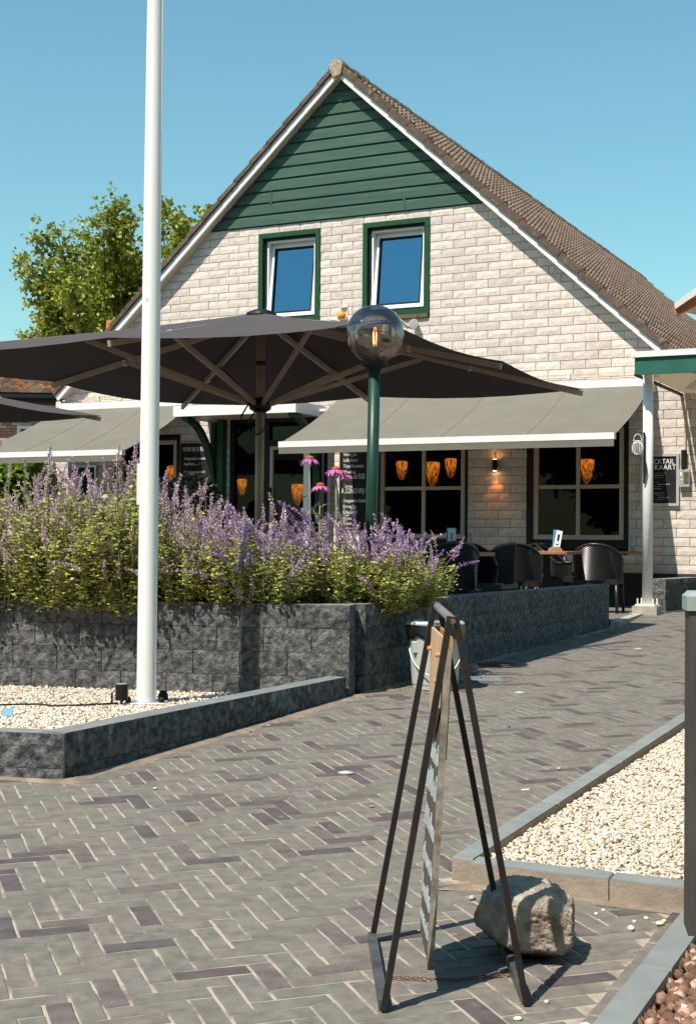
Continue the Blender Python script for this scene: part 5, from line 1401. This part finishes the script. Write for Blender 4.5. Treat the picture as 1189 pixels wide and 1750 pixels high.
for i,(x,y,row) in enumerate(plants):
    px=594.5+2350*x/y
    left=px<235; tall=px<330
    me,ends=(folsT if tall else fols)[i%4]
    where=('left of flagpole' if px<235 else 'behind flagpole' if px<300 else 'right of flagpole' if px<480 else 'near coneflowers' if px<600 else 'near lamp post')
    t=thing('catmint_plant','catmint, '+ORD[sum(1 for q in plants if q[2]==row and q[0]<x)]+' from the left in the '+('front row along the wall' if row==0 else 'middle row' if row==1 else 'back row')+', '+where,'flowering plant',(x,y,.83),0,G_c)
    rz=rp.uniform(0,6); sc_=rp.uniform(.9,1.08)*(1.0 if not left else 1.06)
    hz = 1.0 if px<600 else .86
    if row==0: sc_*=1.28 if x<-1.2 else 1.08; hz/=1.12
    o=obj('foliage',me,None,t); o.rotation_euler[2]=rz; o.scale=(sc_,sc_,sc_*hz); o['kind']='stuff'
    nsp=8 if row==0 else 9
    if i<4: nsp=7
    if spike_total>292: nsp=0
    es=list(ends); rp.shuffle(es); es.sort(key=lambda e:-e[2][2]-rp.random()*.25)
    for b0,b1,b2 in es[:nsp+3]:
        ca_,sa_=math.cos(rz),math.sin(rz)
        ex=(b2[0]*ca_-b2[1]*sa_)*sc_; ey=(b2[0]*sa_+b2[1]*ca_)*sc_
        so=bpy.data.objects.new('flower_spike',rp.choice(spikesB if (tall or rp.random()<.3) else spikesA)); link(so,t)
        so.location=(ex*1.05,ey*1.05,b2[2]*sc_*hz-.03+ (rp.uniform(0,.08)))
        so.rotation_euler=(-ey*1.1+rp.gauss(0,.12),ex*1.1+rp.gauss(0,.12),rp.uniform(0,6)); s=rp.uniform(.65,1.25); so.scale=(s,s,s*rp.uniform(.9,1.25)); spike_total+=1
    # some spikes arching over the front wall (joined, they are too many to pick apart)
    Vx=[];Fx=[];Mi=[]
    nj=36 if row==0 else 18
    for q in range(nj):
        src=rp.choice(spikesB if (tall or rp.random()<.4) else spikesA)
        a_=rp.uniform(0,2*PI); rr2=rp.uniform(.05,.30); lo_=Vector((rr2*math.cos(a_),rr2*math.sin(a_)*.9,(rp.uniform(.10,.55) if (row==0 and q%3==0) else rp.uniform(.22,.58))*(1.0 if not tall else 1.3)*(1-.9*rr2)*hz))
        tilt=Matrix.Rotation(rp.uniform(.3,1.25)*(rr2/.3),4,Vector((-math.sin(a_),math.cos(a_),0)))
        Mq=Matrix.Translation(lo_)@tilt@Matrix.Rotation(rp.uniform(0,6),4,'Z')@Matrix.Scale(rp.uniform(.7,1.1),4)
        n=len(Vx); vs=[Mq@v.co for v in src.vertices]; Vx+=[tuple(v) for v in vs]; Fx+=[tuple(j+n for j in p.vertices) for p in src.polygons]; Mi+=[p.material_index for p in src.polygons]
    me2=bpy.data.meshes.new('side_flowers'); me2.from_pydata(Vx,[],Fx); me2.materials.append(M_petal2 if tall else M_petal); me2.materials.append(M_cstem); me2.polygons.foreach_set('material_index',Mi); me2.update()
    so=bpy.data.objects.new('side_flowers',me2); link(so,t); so['kind']='stuff'

# coneflowers
def coneflower(label,x,y,ztop,zb=.95,lean=0,size=1.0,leaves=3,seed=0):
    t=thing('coneflower',label,'flower',(x,y,zb),0,'pink coneflowers'); r=random.Random(seed)
    h=ztop-zb
    mb=MB(); mb.tube([(lean*.6,0,0),(lean*.3,0,h*.5),(0,0,h)],[.006,.005,.004],7); obj('stem',mb,M_estem,t,smooth=True)
    mb=MB(); mb.lathe([(.026*size,-.002),(.028*size,.008),(.020*size,.020),(.0005,.026)],14,(0,0,h)); obj('flower_head',mb,M_cone,t)
    for k in range(13):
        a_=2*PI*k/13+r.uniform(-.1,.1); dr=r.uniform(.5,1.0); mb=MB(); L=.052*size
        d=Vector((math.cos(a_),math.sin(a_),0)); s=Vector((-math.sin(a_),math.cos(a_),0))
        pts=[]
        for f_,wd in ((0,.006),(.4,.010),(.8,.009),(1.0,.003)):
            c=Vector((0,0,h))+d*(.022*size+L*f_*(1-.25*dr*f_))-Vector((0,0,1))*(L*dr*f_*f_*.9); pts+=[c+s*wd*size,c-s*wd*size]
        mb.raw(pts,[(0,1,3,2),(2,3,5,4),(4,5,7,6)]); obj('petal',mb,M_pink,t)
    for k in range(leaves):
        z=h*(.35+.5*k/max(1,leaves)); a_=(k*2.4+seed); L=r.uniform(.09,.13); d=Vector((math.cos(a_),math.sin(a_)*.5,0)).normalized(); s=Vector((-d.y,d.x,0)); mb=MB(); pts=[]
        for f_,wd in ((0,.002),(.3,.016),(.65,.014),(1,.001)):
            c=Vector((lean*.3*(1-z/h),0,z))+d*L*f_+Vector((0,0,.05*f_-.07*f_*f_)); pts+=[c+s*wd+Vector((0,0,.004)),c-s*wd+Vector((0,0,.004))]
        mb.raw(pts,[(0,1,3,2),(2,3,5,4),(4,5,7,6)]); obj('leaf',mb,M_estem,t)
def cpos(px,py,Y): return ((px-594.5)*Y/2350, 1.3+(929-py)*Y/2350)
for (px,py,lb,sz,sd_) in ((528,786,'tallest pink coneflower, leftmost of the four above the catmint',1.15,1),(547,832,'lowest pink coneflower below and right of the tallest one',1.1,2),(573,804,'pink coneflower left of the pair before the chalkboard',1.15,3),(587,812,'pink coneflower right of the pair before the chalkboard',1.05,5)):
    x,z=cpos(px,py,9.75); coneflower(lb,x,9.75+(.05 if sd_==5 else 0),z,.9,.03 if sd_%2 else -.02,sz,4,sd_)

# ================================================================== TREES & HEDGES
def tree(name,label,loc,H,R,nleaf,leafsz,m,seed,cz=.62,trunk=True,zsc=.8,group=None,holes=True):
    r=np.random.default_rng(seed); t=thing(name,label,'tree',loc,0,group)
    mb=MB(); ctr=np.array([0,0,H*cz]); limbs=[]
    th=H*cz*.55
    mb.tube([(0,0,-.1),(.05,.02,th*.6),(0,0,th)],[R*.075,R*.06,R*.05],8)
    tips=[]
    for k in range(46):
        d=rand_unit(r,1)[0]; d[2]=d[2]*.9+.25; d/=np.linalg.norm(d)
        L=R*r.uniform(.62,1.12)*(1 if d[2]>-.1 else .8)
        if r.random()<.25: L*=1.18
        e_=ctr+d*L*np.array([1,1,zsc]); s0=np.array([0,0,th*r.uniform(.8,1.2)]); md=(s0+e_)/2+r.normal(0,.1*R,3); 
        mb.tube([tuple(s0),tuple(md),tuple(e_)],[R*.022,R*.012,R*.004],5); tips.append((s0,md,e_))
    obj('trunk',mb,M_barkt,t,smooth=True)
    V=[];F=[]
    C=[]
    for k in range(nleaf//14):
        s0,md,e_=tips[r.integers(len(tips))]; u=r.random()**.55; c=(1-u)**2*s0+2*u*(1-u)*md+u*u*e_
        if u<.25: continue
        c=c+r.normal(0,.075*R*(1.2-.6*u),3)
        tw=rand_unit(r,1)[0]; tw[2]=tw[2]*.5+.1; tl=R*.13
        for q in range(14): C.append((c+tw*tl*q/14+r.normal(0,.02*R,3),tw))
    for c,tw in C:
        d=rand_unit(r,1)[0]; d[2]-=.35; d/=np.linalg.norm(d); s=np.cross(d,np.array([.3,.2,1])+r.normal(0,.35,3)); s/=np.linalg.norm(s)+1e-9; sz=leafsz*r.uniform(.65,1.2)
        n=len(V); up=np.cross(s,d)*sz*.1
        V+=[c,c+d*sz*.45+s*sz*.42+up,c+d*sz,c+d*sz*.45-s*sz*.42+up]; F+=[(n,n+1,n+2,n+3)]
    me=np_mesh('crown',V,F,[m]); o=bpy.data.objects.new('crown',me); link(o,t); return t
tree('leafy_tree','leafy green tree behind the left roof slope of the cafe',(-5.0,30.5,.4),8.9,2.35,62000,.112,M_leaf,5,cz=.66,zsc=.95)
tree('leafy_tree','dense green shrubby tree filling the gap beside the left gable slope',(-3.9,30.8,.4),9.3,2.15,44000,.112,M_leaf,8,cz=.66,zsc=1.0)
# trees across the street (seen in reflections)
G_s='trees across the street behind the viewpoint'
pt=tree('street_tree','tall dense street tree straight behind the viewpoint',(0,-21,-.15),12,5.2,11000,.75,M_leafd,31,cz=.56,zsc=1.0,group=G_s)
sides=[('behind the viewpoint, slightly left',104),('behind the viewpoint, slightly right',76),('behind and left of the viewpoint',122),('behind and right of the viewpoint',58),('far behind left of the viewpoint',140),('far behind right of the viewpoint',40),('to the left of the viewpoint',158),('to the right of the viewpoint',22),('level with the viewpoint on the left',176),('level with the viewpoint on the right',4)]
for k,(lb,dg) in enumerate(sides):
    c=copy_tree(pt); R_=21+2*(k%3); c.location=(R_*math.cos(rad(dg)),-R_*math.sin(rad(dg)),-.15); s_=.9+.07*(k%4); c.scale=(s_,s_,s_); c.rotation_euler[2]=k*1.3; c['label']='tall dense street tree '+lb
# hedge left
def leafbox(name,label,cat,x0,x1,y0,y1,z0,z1,n,sz,m,seed,ball=False,pot=None):
    r=np.random.default_rng(seed); cx_,cy_,cz_=(x0+x1)/2,(y0+y1)/2,(z0+z1)/2
    t=thing(name,label,cat,(cx_,cy_,z0))
    V=[];F=[]; hx,hy,hz=(x1-x0)/2,(y1-y0)/2,(z1-z0)/2
    for k in range(n):
        if ball:
            d=rand_unit(r,1)[0]; q=r.uniform(.86,1.04); c=np.array([d[0]*hx*q,d[1]*hy*q,hz+d[2]*hz*q]); nd=d
        else:
            c=np.array([r.uniform(-hx,hx),r.uniform(-hy,hy),r.uniform(0,2*hz)]); f=r.integers(3)
            if f==0: c[1]=-hy+r.normal(0,.04)
            elif f==1: c[2]=2*hz+r.normal(0,.06)
            nd=rand_unit(r,1)[0]
        d=nd+rand_unit(r,1)[0]*.8; d/=np.linalg.norm(d); s=np.cross(d,rand_unit(r,1)[0]); s/=np.linalg.norm(s)+1e-9; w_=sz*r.uniform(.6,1.2); b=len(V)
        V+=[c,c+d*w_*.45+s*w_*.35,c+d*w_,c+d*w_*.45-s*w_*.35]; F.append((b,b+1,b+2,b+3))
    me=np_mesh('foliage',V,F,[m]); o=bpy.data.objects.new('foliage',me); link(o,t); o['kind']='stuff'
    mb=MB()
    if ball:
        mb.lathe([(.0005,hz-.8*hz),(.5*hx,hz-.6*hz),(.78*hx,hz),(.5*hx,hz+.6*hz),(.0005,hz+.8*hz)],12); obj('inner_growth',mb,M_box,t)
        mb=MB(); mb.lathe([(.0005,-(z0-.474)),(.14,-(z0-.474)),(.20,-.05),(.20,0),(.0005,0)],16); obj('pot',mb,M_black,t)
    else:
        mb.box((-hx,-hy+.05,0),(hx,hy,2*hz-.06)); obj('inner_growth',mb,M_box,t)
    return t
leafbox('hedge','bright green hedge at the left edge beyond the flowers','hedge',-7.6,-5.02,22.6,23.6,.5,2.50,9000,.12,M_hedge,3)
leafbox('topiary_ball','large dark clipped ball shrub in a pot before the left chalkboard','shrub',-2.65,-1.85,19.3,20.1,1.45,2.25,5000,.05,M_box,4,ball=True)
leafbox('topiary_ball','smaller dark clipped ball shrub below the left awning','shrub',-3.65,-3.12,20.0,20.5,1.50,2.05,3000,.05,M_box,5,ball=True)
t=thing('fence_post','short grey timber fence post beside the hedge and the cafe corner','post',(-4.95,22.2,.45)); mb=MB(); mb.bbox((-.07,-.05,0),(.07,.05,1.5),.01); obj('post',mb,M_conc,t)

# orange metal structure left of the gable
t=thing('orange_planter_frame','orange steel box with arched side behind the left parasol edge','ornament',(-4.08,23.9,2.92),-TH)
mb=MB(); mb.box((-.28,-.3,0),(.02,.3,1.93)); obj('box',mb,M_orange,t)
mb=MB(); arc=[(.02,-.28,1.93)]+[(.02+.75*math.sin(a_),-.28,1.6+.33*math.cos(a_)) for a_ in [PI/2*k/8 for k in range(9)]]
for k in range(len(arc)-1): mb.beam(arc[k],arc[k+1],.5,.05,up=(0,1,0))
obj('arch',mb,M_orange,t)
mb=MB(); mb.box((.03,-.2,0),(.75,.1,1.58)); obj('panel',mb,M_terr,t)

# ================================================================== NEIGHBOUR HOUSE
nb=thing('neighbour_house','red brick house with mossy orange pantiles at the left edge behind the cafe','house',(-8.2,30,.4),rad(4))
# local: x right, y away
mb=MB(); mb.box((-6,.02,0),(2.1,6,3.9)); obj('wall',mb,M_redm,nb)
rest=MB(); bl,bhh=.22,.068; tplm=MB(); tplm.box((.006,-.014,.006),(bl-.006,.03,bhh-.006)); bme=tplm.mesh('brick',M_red); cnt=0
rr3=random.Random(4)
for i in range(int(3.75/bhh)):
    z=i*bhh; off=(i%2)*bl/2
    for k in range(28):
        x=-4.0+k*bl+off
        if x+bl>2.1: continue
        if .95<x+bl*.5<1.75 and 1.2<z<3.35: continue
        if z<1.0: continue
        rest.M=Matrix.Translation((x,rr3.uniform(-.003,.003),z)); rest.raw(tplm.v,tplm.f)
rest.M=None; obj('bricks',rest,M_red,nb,kind='stuff')
mb=MB(); rect_frame(mb,.95,1.75,1.2,3.4,.07,-.03,.05); wn=obj('window',mb,M_white,nb)
mb=MB(); mb.raw([(1.02,-.0,1.27),(1.68,-.0,1.27),(1.68,0,3.33),(1.02,0,3.33)],[(0,1,2,3)]); obj('pane',mb,M_black,wn)
mb=MB(); mb.box((1.2,-.04,2.7),(1.66,-.02,3.3)); obj('blind',mb,M_orange,wn)
mb=MB(); mb.box((-.55,-.2,2.7),(-.25,-.0,3.15)); mb.box((-.5,-.12,2.35),(-.3,-.0,2.7)); obj('wall_vent',mb,M_barkt,nb)
mb=MB(); mb.box((-6,-.35,3.86),(2.35,.0,3.98)); mb.box((-6,-.40,3.98),(2.35,-.3,4.08)); obj('gutter',mb,M_dark,nb)
mb=MB(); mb.prism([(-6,-.38,4.05),(-6,5.5,5.35),(-6,5.5,5.25),(-6,-.38,3.95)],(8.35,0,0)); obj('roof',mb,M_dark,nb)
pa=math.atan2(1.3,5.88)
V=[];F=[];nn2=7
for a_,(yy,zz) in enumerate(((0,.0),(.36,.03))):
    pass
ptm=MB(); xs=[0,.04,.08,.12,.16,.20,.24]; hz_=[.0,.05,.065,.05,.0,-.012,.0]
for (s_,l_) in ((0,.04),(.36,.0)):
    ptm.v+= [(x,s_,h+l_) for x,h in zip(xs,hz_)]
ptm.v+=[(x,0,-.01) for x in xs]
for i in range(6): ptm.f.append((i,i+1,i+8,i+7)); ptm.m.append(0); ptm.f.append((14+i,15+i,i+1,i)); ptm.m.append(0)
pme=ptm.mesh('roof_tile',M_pan); rest=MB(); cnt=0
for i in range(18):
    for k in range(34):
        M=Matrix.Translation((-5.9+k*.24,-.42,4.10)) @ Matrix.Rotation(pa,4,'X') @ Matrix.Translation((0,i*.34,0))
        if i<8 and k>=14 and cnt<290:
            o=bpy.data.objects.new('roof_tile',pme); link(o,nb); o.matrix_local=M; cnt+=1
        else: rest.M=M; rest.raw(ptm.v,ptm.f)
rest.M=None; obj('roof_tiles',rest,M_pan,nb,kind='stuff')
# far ground across the street
mb=MB(); mb.raw([(-60,-8,-.13),(60,-8,-.13),(60,-60,-.13),(-60,-60,-.13)],[(0,1,2,3)]); obj('lawn',mb,M_grass,kind='structure')
print('objects', len(bpy.data.objects), 'spikes', spike_total, 'pavers', len(fin), 'bricks', len(rows))
